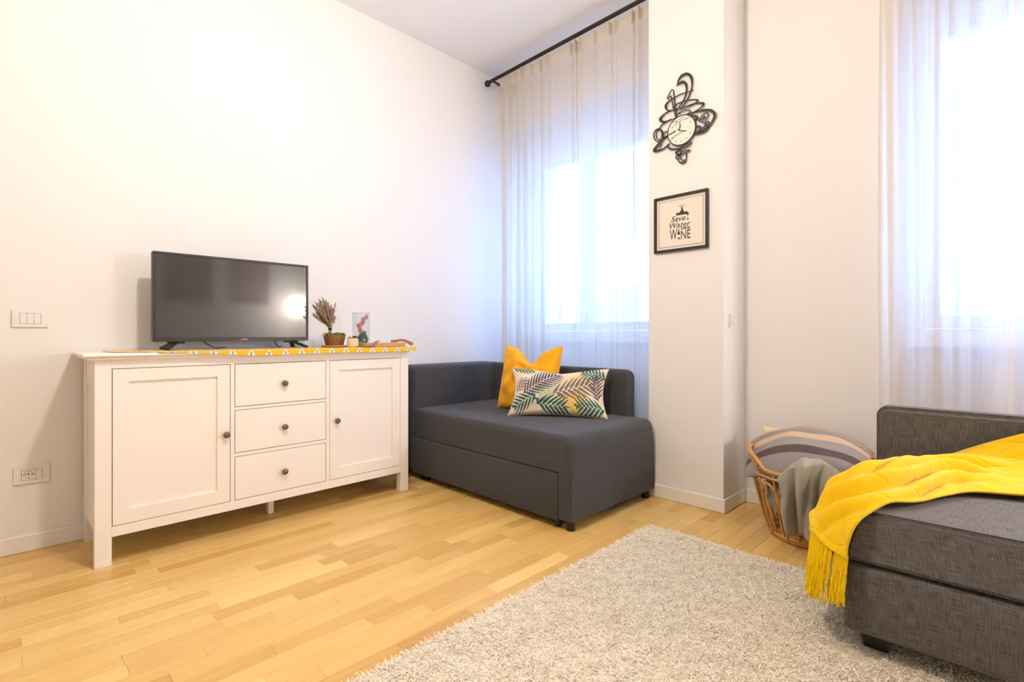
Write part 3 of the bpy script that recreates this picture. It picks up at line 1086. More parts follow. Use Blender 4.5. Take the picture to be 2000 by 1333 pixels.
prof = [(x0, .28), (-1.590, .28), (-1.590, .052), (x1, .052)] + arc(x1 - .055, zt - .055, .055, 0, 90) + [(x0, zt)]
bm = bmesh.new()
fa = [bm.verts.new((u, y0, v)) for u, v in prof]
bk = [bm.verts.new((u, y1, v)) for u, v in prof]
n = len(prof)
bm.faces.new(fa); bm.faces.new(list(reversed(bk)))
for i in range(n):
    bm.faces.new((fa[i], bk[i], bk[(i + 1) % n], fa[(i + 1) % n]))
bmesh.ops.recalc_face_normals(bm, faces=bm.faces[:])
es = [e for e in bm.edges if abs(e.verts[0].co.y - e.verts[1].co.y) < 1e-6 and max(e.verts[0].co.z, e.verts[1].co.z) > .30 and min(e.verts[0].co.z, e.verts[1].co.z) > .3]
bmesh.ops.bevel(bm, geom=es, offset=.035, segments=4, profile=.5, affect='EDGES')
b = MB(); b.bm(bm); b.build('mattress_body', M['charcoal'], sf, True)
b = MB(); b.rbox(-2.86, -1.594, 1.902, 1.935, .040, .274, .006, 2); b.build('drawer_front', M['charcoal'], sf, True)
b = MB(); b.box(-2.84, -1.60, 1.936, 2.66, .06, .278); b.build('base_box', M['dark'], sf)
b = MB(); b.rbox(-3.062, -2.842, 1.90, 2.70, .052, .745, .03, 4); b.build('armrest', M['charcoal'], sf, True)
bm = bmesh.new()
pr = [(-2.90, .30), (-1.655, .30)] + arc(-1.655 - .05, .742 - .05, .05, 0, 90) + [(-2.90, .742)]
fa = [bm.verts.new((u, 2.635 + .02 * (v - .3), v)) for u, v in pr]
bk = [bm.verts.new((u, 2.722, v)) for u, v in pr]
n = len(pr)
bm.faces.new(fa); bm.faces.new(list(reversed(bk)))
for i in range(n):
    bm.faces.new((fa[i], bk[i], bk[(i + 1) % n], fa[(i + 1) % n]))
bmesh.ops.recalc_face_normals(bm, faces=bm.faces[:])
es = [e for e in bm.edges if abs(e.verts[0].co.y - e.verts[1].co.y) < .02 and min(e.verts[0].co.z, e.verts[1].co.z) > .295 and not (e.verts[0].co.z < .31 and e.verts[1].co.z < .31)]
bmesh.ops.bevel(bm, geom=es, offset=.022, segments=3, profile=.5, affect='EDGES')
b = MB(); b.bm(bm); b.build('backrest', M['charcoal'], sf, True)
for (fx, fy) in ((-1.545, 1.945), (-1.545, 2.645), (-2.80, 1.96), (-2.80, 2.62)):
    b = MB(); b.lathe([(.021, 0), (.023, .003), (.023, .058)], (fx, fy, 0), 18); b.build('foot', M['footblack'], sf, True)
for fx in (-1.625, -2.74):
    b = MB(); b.lathe([(.016, 0), (.018, .003), (.018, .045)], (fx, 1.945, 0), 16); b.build('drawer_foot', M['footblack'], sf, True)


# ------------------------------------------------------------------ cushions
def pillow(name, label, cat, base, e, up, W, H, T, pin=.07, nu=70, nv=60, m=None, colf=None, chop=0, sag=0, seed=1, wr=.006, group=None, power=.42, pinv=None, droop=0):
    e, up = Vector(e).normalized(), Vector(up).normalized()
    nrm = e.cross(up).normalized()
    e_, u_, n_ = np.array(e), np.array(up), np.array(nrm)
    c = np.array(base) + u_ * H / 2
    u, v = np.meshgrid(np.sin(np.linspace(-1, 1, nu) * math.pi / 2), np.sin(np.linspace(-1, 1, nv) * math.pi / 2), indexing='ij')
    V, F, Cc = [], [], []
    for side in (1, -1):
        prof = np.clip((1 - u * u) * (1 - v * v), 0, 1) ** power
        U = u * W / 2 * (1 - pin * (1 - v * v) * np.abs(u))
        Vv = v * H / 2 * (1 - (pin if pinv is None else pinv) * (1 - u * u) * np.abs(v))
        if chop:
            dip = chop * np.exp(-((u - .05) / .42) ** 2) * np.clip((v + .1) / 1.1, 0, 1) ** 1.6
            Vv = Vv - dip
            prof = prof * (1 - .35 * np.exp(-(u / .18) ** 2) * np.clip(v, 0, 1))
        if sag:
            Vv = Vv + sag * (1 - u * u)
        rad = smoothnoise(u * 1.3 + side, v * 1.3, seed) * wr * (1 - (u * v) ** 2) * prof
        P = c + U[..., None] * e_ + Vv[..., None] * u_ + (side * (T / 2 * prof + rad))[..., None] * n_
        P[..., 2] -= droop * np.abs(u) ** 2.2
        b0 = len(V)
        V += P.reshape(-1, 3).tolist()
        idx = np.arange(nu * nv).reshape(nu, nv) + b0
        q = np.stack([idx[:-1, :-1], idx[1:, :-1], idx[1:, 1:], idx[:-1, 1:]], -1).reshape(-1, 4)
        if side < 0:
            q = q[:, ::-1]
        F += q.tolist()
        if colf is not None:
            Cc.append(colf((u + 1) / 2, (v + 1) / 2, side))
    me = bpy.data.meshes.new(name)
    me.from_pydata(V, [], F)
    if colf is not None:
        ca = me.color_attributes.new('print', 'FLOAT_COLOR', 'POINT')
        c4 = np.ones((len(V), 4), dtype=np.float32)
        c4[:, :3] = np.concatenate([q.reshape(-1, 3) for q in Cc])
        ca.data.foreach_set('color', c4.ravel())
    bm = bmesh.new(); bm.from_mesh(me)
    bmesh.ops.remove_doubles(bm, verts=bm.verts[:], dist=.0004)
    bm.to_mesh(me); bm.free()
    t = thing(name, label, cat, base, group)
    link(me, 'cover', m, t, True)
    # piped seam round the edge
    a = np.linspace(-1, 1, 24)
    sa = np.sin(a * math.pi / 2)
    loop = [(q, -1) for q in sa] + [(1, q) for q in sa[1:]] + [(q, 1) for q in sa[::-1][1:]] + [(-1, q) for q in sa[::-1][1:-1]]
    pts = []
    for (uu_, vv_) in loop:
        U = uu_ * W / 2 * (1 - pin * (1 - vv_ * vv_) * abs(uu_))
        Vv = vv_ * H / 2 * (1 - pin * (1 - uu_ * uu_) * abs(vv_))
        if chop:
            Vv -= chop * math.exp(-((uu_ - .05) / .42) ** 2) * max(0, (vv_ + .1) / 1.1) ** 1.6
        if sag:
            Vv += sag * (1 - uu_ * uu_)
        pts.append(c + U * e_ + Vv * u_)
    return t, pts


t, pts = pillow('yellow_cushion', 'plain mustard yellow cushion with a chopped top on the charcoal sofa', 'cushion', (-2.262, 2.375, .464), (.985, .17, 0), (-.05, .24, .97), .45, .43, .17, .06, m=M['yellow'], chop=.115, seed=4, wr=.022)
b = MB(); b.tube(pts, .003, 6, closed=True); b.build('seam', M['yellow'], t, True)


def fronds(u, v, side):
    x, y = u * 58, v * 30
    C = np.zeros(u.shape + (3,))
    C[:] = (.76, .66, .50)
    if side < 0:
        return C
    L = [((21, 7), (23, 18), 7, (.40, .43, .30), 1.5), ((36, 22), (47, 25), 4, (.74, .55, .20), 1.6), ((34, 27), (27, 20), 4, (.70, .60, .38), 1.7),
         ((40, 1), (41, 14), 6.5, (.78, .45, .03), 1.7), ((36, 3), (30, 12), 3, (.78, .52, .12), 1.7), ((3, 14), (9, 22), 4, (.27, .22, .22), 1.7),
         ((28, 12.5), (51, 19.5), 7.5, (.20, .15, .13), 2.5), ((8.5, 12.5), (30, 27.5), 7.5, (.085, .075, .115), 1.75),
         ((15.5, 11.5), (2, 4), 6.2, (.02, .105, .095), 2.0), ((14.5, 11.5), (20, 5), 1.0, (.02, .105, .095), 3), ((18.5, 6), (36, 4), 7.2, (.02, .105, .095), 2.1),
         ((57, 4.5), (40.5, 5), 6.5, (.02, .12, .10), 1.9), ((58, 24), (42, 28), 5, (.02, .12, .10), 1.7), ((55, 10), (52, 25), 4.5, (.09, .075, .11), 1.6), ((1, 29.5), (15, 28), 3.2, (.03, .13, .11), 1.7)]
    for (p0, p1, hw, col, sp) in L:
        sp = sp * 1.30
        dx, dy = p1[0] - p0[0], p1[1] - p0[1]
        ln = math.hypot(dx, dy)
        cx, cy = dx / ln, dy / ln
        s = (x - p0[0]) * cx + (y - p0[1]) * cy
        t = -(x - p0[0]) * cy + (y - p0[1]) * cx
        a = np.abs(t)
        root = s - a * .62 - .045 * a * a + np.where(t > 0, sp * .5, 0)     # leaflets sweep forward
        k = np.floor(root / sp)
        fr = root / sp - k
        rr = np.clip((k + .5) * sp / ln, 0, 1)
        reach = hw * np.sin(np.pi * np.clip(.12 + .88 * rr, 0, 1)) ** .6 + .4
        q = a / np.maximum(reach, .01)
        wid = .45 * np.clip(1 - q, 0, 1) ** .5 * np.clip(q * 4.5 + .22, 0, 1)
        leaf = (np.abs(fr - .5) < wid) & (q < 1) & (root > 0) & (k * sp < ln * .97)
        rib = (a < .16) & (s > -1.5) & (s < ln)
        tip = (np.abs(t) < .5 * np.clip((ln * 1.12 - s) / (ln * .2), 0, 1)) & (s > ln * .9) & (s < ln * 1.12)
        C[leaf | rib | tip] = col
    return C


t, pts = pillow('leaf_print_cushion', 'oblong cream cushion printed with teal, grey and yellow palm leaves', 'cushion', (-1.945, 2.315, .464), (.845, .534, 0), (-.20, .33, .92), .60, .305, .15, .11, nu=360, nv=200, m=M['printed'], colf=fronds, seed=9, wr=.008, chop=.02)
b = MB(); b.tube(pts, .0025, 6, closed=True); b.build('seam', M['cream'], t, True)

# ------------------------------------------------------------------ grey-brown sofa at the right
RX, RY = -.372, 1.772
s2 = thing('tweed_sofa', 'grey-brown woven sofa with a yellow throw over its left end', 'sofa', (RX, RY, 0))
L2 = 1.52
bm = bmesh.new()
pr = [(-.375, .283), (-.372 + L2, .283), (-.372 + L2, .425), (-.300, .435)]
pr = [(-.375, .285), (RX + L2, .285), (RX + L2, .432), (-.318, .432), (-.345, .40)]
fa = [bm.verts.new((u, RY + (.03 if v > .35 else 0) * (v - .285) / .147, v)) for u, v in pr]
bk = [bm.verts.new((u, RY + .78, v)) for u, v in pr]
n = len(pr)
bm.faces.new(fa); bm.faces.new(list(reversed(bk)))
for i in range(n):
    bm.faces.new((fa[i], bk[i], bk[(i + 1) % n], fa[(i + 1) % n]))
bmesh.ops.recalc_face_normals(bm, faces=bm.faces[:])
bmesh.ops.bevel(bm, geom=bm.edges[:], offset=.012, segments=3, affect='EDGES')
b = MB(); b.bm(bm); seat = b.build('seat', M['tweed'], s2, True)
b = MB(); b.tube([(-.312, RY + .031, .4325), (RX + L2 - .01, RY + .031, .4325)], .0018, 6); b.build('seat_seam', mat('seam_thread', (.05, .045, .042), .9), seat, True)
b = MB(); b.rbox(RX, RX + L2, RY, RY + .80, .075, .275, .018, 3); b.build('base', M['tweed'], s2, True)
bm = bmesh.new()
pr = [(RX - .012, .10), (RX + L2, .10)] + arc(RX + L2 - .04, .664 - .04, .04, 0, 90) + arc(RX - .012 + .04, .664 - .04, .04, 90, 180)
fa = [bm.verts.new((u, RY + .765, v)) for u, v in pr]
bk = [bm.verts.new((u, RY + .86, v)) for u, v in pr]
n = len(pr)
bm.faces.new(fa); bm.faces.new(list(reversed(bk)))
for i in range(n):
    bm.faces.new((fa[i], bk[i], bk[(i + 1) % n], fa[(i + 1) % n]))
bmesh.ops.recalc_face_normals(bm, faces=bm.faces[:])
es = [e for e in bm.edges if abs(e.verts[0].co.y - e.verts[1].co.y) < 1e-5]
bmesh.ops.bevel(bm, geom=es, offset=.018, segments=3, affect='EDGES')
b = MB(); b.bm(bm); b.build('backrest', M['tweed'], s2, True)
for (fx, fy) in ((-.295, 1.85), (-.295, 2.50), (RX + L2 - .08, 1.85), (RX + L2 - .08, 2.50)):
    b = MB()
    q0, q1, q2, q3 = .030, .038, .022, .080
    v = [(fx - q0, fy - q0, q2), (fx + q0, fy - q0, q2), (fx + q0, fy + q0, q2), (fx - q0, fy + q0, q2), (fx - q1, fy - q1, q3), (fx + q1, fy - q1, q3), (fx + q1, fy + q1, q3), (fx - q1, fy + q1, q3)]
    b.add(v, [(0, 3, 2, 1), (4, 5, 6, 7), (0, 1, 5, 4), (1, 2, 6, 5), (2, 3, 7, 6), (3, 0, 4, 7)])
    b.build('foot', M['footblack'], s2)
s2.rotation_euler = (0, 0, math.radians(2.2))

# ------------------------------------------------------------------ yellow throw
def mat_throw():
    m = mat('mustard_knit', (.84, .53, .004), .95, spec=.1, sheen=.25)
    nt = m.node_tree
    p = nt.nodes['Principled BSDF']
    uv = N(nt, 'ShaderNodeUVMap', uv_map='uv')
    sp = N(nt, 'ShaderNodeSeparateXYZ')
    nt.links.new(uv.outputs[0], sp.inputs[0])
    a = math_n(nt, 'MULTIPLY', sp.outputs[0], 8.5)
    c = math_n(nt, 'MULTIPLY', sp.outputs[1], 5.0)
    hs = []
    for op in ('ADD', 'SUBTRACT'):
        f = math_n(nt, 'FRACT', math_n(nt, op, a, c))
        d = math_n(nt, 'ABSOLUTE', math_n(nt, 'SUBTRACT', f, .5))
        hs.append(math_n(nt, 'SMOOTH_MIN', math_n(nt, 'MULTIPLY', d, 14.0), 1.0, .2))
    h = math_n(nt, 'MULTIPLY', hs[0], hs[1])
    tc = N(nt, 'ShaderNodeTexCoord')
    nz = N(nt, 'ShaderNodeTexNoise')
    nz.inputs['Scale'].default_value = 260
    nt.links.new(tc.outputs['Object'], nz.inputs['Vector'])
    hh = math_n(nt, 'MULTIPLY_ADD', nz.outputs['Fac'], .55, h)
    bp = N(nt, 'ShaderNodeBump')
    bp.inputs['Strength'].default_value = .55
    bp.inputs['Distance'].default_value = .004
    nt.links.new(hh, bp.inputs['Height'])
    nt.links.new(bp.outputs[0], p.inputs['Normal'])
    return m


M['throw'] = mat_throw()
R = [[(.62, 2.62, .69), (.60, 2.54, .64), (.56, 2.51, .54), (.52, 2.44, .475), (.48, 2.32, .455)],
     [(.22, 2.57, .68), (.24, 2.52, .61), (.24, 2.47, .52), (.22, 2.39, .48), (.20, 2.28, .46)],
     [(.03, 2.525, .615), (.04, 2.48, .545), (.04, 2.42, .495), (.03, 2.35, .475), (.02, 2.25, .452)],
     [(-.13, 2.51, .53), (-.12, 2.44, .505), (-.11, 2.36, .49), (-.11, 2.28, .478), (-.10, 2.19, .450)],
     [(-.24, 2.48, .470), (-.22, 2.40, .485), (-.20, 2.30, .49), (-.18, 2.20, .478), (-.16, 2.08, .450)],
     [(-.33, 2.40, .462), (-.30, 2.31, .488), (-.27, 2.20, .495), (-.24, 2.08, .482), (-.21, 1.95, .450)],
     [(-.40, 2.28, .455), (-.37, 2.18, .485), (-.34, 2.07, .49), (-.31, 1.96, .480), (-.27, 1.845, .455)],
     [(-.455, 2.14, .42), (-.44, 2.05, .44), (-.42, 1.95, .44), (-.385, 1.845, .432), (-.325, 1.752, .412)],
     [(-.475, 2.07, .37), (-.475, 1.98, .375), (-.47, 1.88, .37), (-.43, 1.79, .355), (-.348, 1.738, .34)],
     [(-.475, 2.04, .352), (-.48, 1.95, .350), (-.477, 1.86, .343), (-.437, 1.775, .328), (-.348, 1.730, .300)]]
P = catmull(np.array(R), 170)
P = np.transpose(catmull(np.transpose(P, (1, 0, 2)), 80), (1, 0, 2))
vv, ww = np.meshgrid(np.linspace(0, 1, 170), np.linspace(0, 1, 80), indexing='ij')
# long soft folds running along the throw; nothing sinks into the seat
Tu = np.gradient(P, axis=0); Tv = np.gradient(P, axis=1)
Nn = np.cross(Tu, Tv); Nn /= np.linalg.norm(Nn, axis=2, keepdims=True) + 1e-9
Nn *= np.sign((Nn * np.array([-.35, -.35, 1.0])).sum(2, keepdims=True) + 1e-9)
amp = np.clip((vv - .15) / .2, 0, 1) * (1 - .55 * np.clip((vv - .75) / .2, 0, 1))
bend = ww + .10 * np.sin(vv * 7.5) + .05 * np.sin(vv * 15 + 1)
fold = np.zeros_like(ww)
for (c0, wd, h, va, vb) in ((.38, .055, .030, .25, .66), (.60, .045, .036, .28, .88), (.80, .05, .026, .30, .98), (.20, .06, .018, .35, .9)):
    along = np.clip((vv - va) / .08, 0, 1) * np.clip((vb - vv) / .08, 0, 1)
    fold += h * along * np.exp(-((bend - c0) / wd) ** 2)
    fold -= h * .45 * along * np.exp(-((bend - c0 - 1.6 * wd) / (wd * .5)) ** 2)
edge = np.clip(np.minimum(ww, 1 - ww) * 8, .15, 1)
fold = np.maximum(fold, -.006)
P2 = P + Nn * ((fold * amp + .004 * smoothnoise(vv * 9, ww * 4, 21)) * edge)[..., None]
th = thing('throw_blanket', 'bright yellow knitted throw with a fringe draped over the grey-brown sofa', 'blanket', (-.2, 2.1, .43))
cl = grid_mesh('cloth', P2, M['throw'], th)
so = cl.modifiers.new('thick', 'SOLIDIFY'); so.thickness = .007; so.offset = 1
# fringe, several strands per knot along the end of the throw
M['fringe'] = mat('mustard_yarn', (.86, .56, .004), .95, spec=.1, bump=(400, .5, .002))
b = MB()
end, tan = P2[-1], P2[-1] - P2[-4]
out = np.array([-.8, -.5, 0])
for k in range(300):
    f = random.uniform(0, 79)
    i = min(int(f), 78)
    p = end[i] + (end[i + 1] - end[i]) * (f - i)
    ln = p[2] - (.112 + .05 * max(0, f / 79 - .4) / .6) + random.gauss(0, .008)
    clump = round(f / 79 * 26) / 26 * 79
    ci = min(int(clump), 78)
    pc = end[ci]
    sway = (pc - p) * .30
    pts = []
    for q in range(7):
        s = q / 6
        j = np.array([random.uniform(-1, 1), random.uniform(-1, 1), 0]) * .0075 * s
        o2 = np.array([-.010, -.014, 0]) * s
        pts.append(tuple(p + sway * min(1, s * 1.6) + j + o2 + np.array([0, 0, -ln * s + .008])))
    b.tube(pts, [.0020, .0021, .0022, .0022, .0022, .0021, .0014], 5)
fo = b.build('fringe', M['fringe'], th, True)
tag(fo, kind='stuff')

# ------------------------------------------------------------------ rattan basket
BC = Vector((-.69, 2.68, 0))
cd_ = Vector((.248, -.968, 0)); rd_ = Vector((.968, .248, 0))
bk = thing('rattan_basket', 'round open rattan basket on the floor by the grey-brown sofa', 'basket', tuple(BC))


def rad(z):
    return .150 + .098 * (max(z, 0) / .33) ** .62


def rimz(t):        # t: angle measured from the right vector
    return .330 + .070 * (max(0, abs(math.cos(t)) - .75) / .25) ** .7


def bp(t, z, dr=0.0):
    r = rad(z) + dr
    return BC + rd_ * (r * math.cos(t)) - cd_ * (r * math.sin(t)) + Vector((0, 0, z))


for (z, r, dr) in ((.012, .009, 0), (.026, .006, .003), (.30, .006, .004)):
    b = MB(); b.tube([bp(2 * math.pi * k / 56, z, dr) for k in range(56)], r, 8, closed=True); b.build('hoop', M['rattan'], bk, True)
b = MB(); b.tube([bp(2 * math.pi * k / 72, rimz(2 * math.pi * k / 72), .002) for k in range(72)], .0085, 8, closed=True); b.build('rim', M['rattan'], bk, True)
for k in range(5):
    b = MB()
    o = -.10 + .05 * k
    hw = math.sqrt(.15 ** 2 - o * o)
    b.tube([BC + rd_ * o + cd_ * hw + Vector((0, 0, .012)), BC + rd_ * o - cd_ * hw + Vector((0, 0, .012))], .005, 6); b.build('base_cane', M['rattan'], bk, True)
NL = 16
for k in range(NL):
    a = 2 * math.pi * k / NL
    wd = 2 * math.pi / NL * .62
    pts = []
    for q in range(31):
        s = q / 30
        ph = s * math.pi
        z = .018 + .255 * math.sin(ph) ** .55
        pts.append(bp(a - wd * math.cos(ph) * (1.05 if True else 1), z, .0 if k % 2 else .008))
    b = MB(); b.tube(pts, .0052, 6); b.build('side_loop', M['rattan'], bk, True)
    b = MB(); b.tube([bp(a + wd * .62, .02, .004), bp(a + wd * .62, .15, .004), bp(a + wd * .62, .315, .004)], .004, 6); b.build('upright', M['rattan'], bk, True)
for t0 in (.52, -.52, math.pi - .52, math.pi + .52):
    b = MB()
    for q in range(5):
        t = t0 + (q - 2) * .045
        c = bp(t, rimz(t) - .004, .002)
        n1 = (c - BC); n1.z = 0; n1.normalize()
        b.tube([c + n1 * (.013 * math.cos(j * math.pi / 5)) + Vector((0, 0, .017 * math.sin(j * math.pi / 5) - .008)) for j in range(10)], .0035, 5, closed=True)
    b.build('cane_binding', M['rattan'], bk, True)

# striped cushion lying in the basket
def stripes(u, v, side):
    C = np.zeros(u.shape + (3,))
    y = v
    bands = [(0, (.27, .245, .235)), (.22, (.10, .066, .064)), (.345, (.29, .26, .25)), (.53, (.58, .41, .27)), (.67, (.27, .24, .24)), (.80, (.44, .31, .21))]
    for (y0, c) in bands:
        C[y >= y0] = c
    C[y < 0] = bands[0][1]
    return C


upv = (-cd_ * .915 + Vector((0, 0, .40)))
base = BC + cd_ * .095 + Vector((0, 0, .325)) + rd_ * -.006
t, pts = pillow('striped_cushion', 'large cushion with tan, grey and brown stripes resting in the basket', 'cushion', tuple(base), tuple(rd_), tuple(upv), .535, .30, .175, -.02, nu=120, nv=160, m=M['printed'], colf=stripes, seed=3, wr=.006, sag=.0, power=.5, pinv=-.34, droop=.055)
upv2 = (-cd_ * .25 + Vector((0, 0, .97)))
base = BC - cd_ * .13 + Vector((0, 0, .098)) + rd_ * -.08
t, pts = pillow('cream_cushion', 'cream cushion peeking out behind the striped cushion', 'cushion', tuple(base), tuple(rd_), tuple(upv2), .28, .385, .08, .05, m=M['cream'], seed=8)

# olive grey fleece hung over the front of the basket
fz = thing('fleece_blanket', 'crumpled olive-grey fleece blanket hanging over the front rim of the basket', 'blanket', tuple(BC + cd_ * .22))
na, ns = 90, 110
G = np.zeros((na, ns, 3))
for i in range(na):
    f = i / (na - 1)
    t = math.radians(-114 + 52 * f)          # around the front, left to right
    for j in range(ns):
        s = j / (ns - 1)
        if s < .25:                           # lying on the cushion behind the rim
            k = s / .25
            z = .412 - .03 * (1 - k) ** 2 + .012 * math.sin(f * 5) - .10 * abs(2 * f - 1) ** 2.5
            r = .10 + (.245 - .10) * k
        else:
            k = (s - .25) / .75
            z = .412 - .325 * (k ** 1.15) - .02 * math.sin(f * 6.0) * k - .10 * abs(2 * f - 1) ** 2.5 * (1 - k) ** 2
            r = max(rad(z), .0) + .032 + .035 * math.sin(min(1, k * 2.2) * math.pi / 2) * (1 - .8 * k)
        fold = .020 * math.sin(f * 17 + 1.5 * math.sin(s * 3)) + .011 * math.sin(f * 31 + 2 + s * 4)
        r += fold * (.3 + .9 * min(1, s * 1.4))
        squeeze = 1 - .18 * max(0, (s - .3)) + .06 * math.sin(s * 9)
        tt = math.radians(-95) + (t - math.radians(-95)) * squeeze
        p = BC + rd_ * (r * math.cos(tt)) - cd_ * (r * math.sin(tt)) + Vector((0, 0, z + .010 * math.sin(f * 9 + s * 6)))
        G[i, j] = p
cl = grid_mesh('hanging_fold', G, M['fleece'], fz)
so = cl.modifiers.new('thick', 'SOLIDIFY'); so.thickness = .010; so.offset = 0
b = MB()
bmf = bmesh.new()
bmesh.ops.create_icosphere(bmf, subdivisions=5, radius=1)
for v in bmf.verts:
    n = v.co.copy()
    z = .165 + n.z * .135
    r = (rad(z) - .022) * math.sqrt(max(0, n.x ** 2 + n.y ** 2))
    wv = 1 - .10 * abs(math.sin(n.x * 7 + n.z * 5)) - .07 * abs(math.sin(n.y * 9 - n.z * 6 + 1))
    a = math.atan2(n.y, n.x)
    v.co = BC + Vector((r * wv * math.cos(a), r * wv * math.sin(a), z))
b.bm(bmf); b.build('bunched_fold', M['fleece'], fz, True)

# ------------------------------------------------------------------ shaggy rug
rg = thing('shag_rug', 'cream shaggy rug on the oak floor in front of the grey-brown sofa', 'rug', ((RUG[0] + RUG[1]) / 2, (RUG[2] + RUG[3]) / 2, 0))
b = MB(); b.rbox(RUG[0] + .006, RUG[1] - .006, RUG[2] + .006, RUG[3] - .006, .0005, .010, .003, 1); b.build('backing', M['rugback'], rg)
nb = 400000
x = RNG.uniform(RUG[0], RUG[1], nb); y = RNG.uniform(RUG[2], RUG[3], nb)
cl_ = smoothnoise(x * 7, y * 7, 5); c2_ = smoothnoise(x * 19, y * 19, 6)
ang = RNG.uniform(0, 6.283, nb)
h = .0140 + .0010 * cl_ + .0012 * c2_ + RNG.normal(0, .0019, nb)
lean = .015 + .012 * RNG.random(nb)
wd = RNG.uniform(.0009, .0018, nb)
pa = RNG.uniform(0, 6.28, nb)
px_, py_ = np.cos(pa) * wd, np.sin(pa) * wd
V = np.zeros((nb, 4, 3))
V[:, 0] = np.stack([x - px_, y - py_, np.full(nb, .006)], -1)
V[:, 1] = np.stack([x + px_, y + py_, np.full(nb, .006)], -1)
tx, ty = x + np.cos(ang) * lean, y + np.sin(ang) * lean
V[:, 2] = np.stack([tx + px_ * .8, ty + py_ * .8, h], -1)
V[:, 3] = np.stack([tx - px_ * .8, ty - py_ * .8, h], -1)
me = bpy.data.meshes.new('pile')
me.vertices.add(nb * 4)
me.vertices.foreach_set('co', V.astype(np.float32).ravel())
me.loops.add(nb * 4)
me.loops.foreach_set('vertex_index', np.arange(nb * 4, dtype=np.int32))
me.polygons.add(nb)
me.polygons.foreach_set('loop_start', np.arange(nb, dtype=np.int32) * 4)
me.update(calc_edges=True)
mp_ = mat('rug_yarn', (.74, .64, .50), .95, spec=.05)
nt = mp_.node_tree
g = N(nt, 'ShaderNodeNewGeometry')
cr = N(nt, 'ShaderNodeValToRGB')
cr.color_ramp.elements[0].color = (.52, .39, .24, 1)
cr.color_ramp.elements[0].position = 0
e = cr.color_ramp.elements.new(.09); e.color = (.93, .82, .64, 1)
cr.color_ramp.elements[-1].color = (.97, .91, .78, 1)
nt.links.new(g.outputs['Random Per Island'], cr.inputs[0])
nt.links.new(cr.outputs[0], nt.nodes['Principled BSDF'].inputs['Base Color'])
pl = link(me, 'pile', mp_, rg)
tag(pl, kind='stuff')

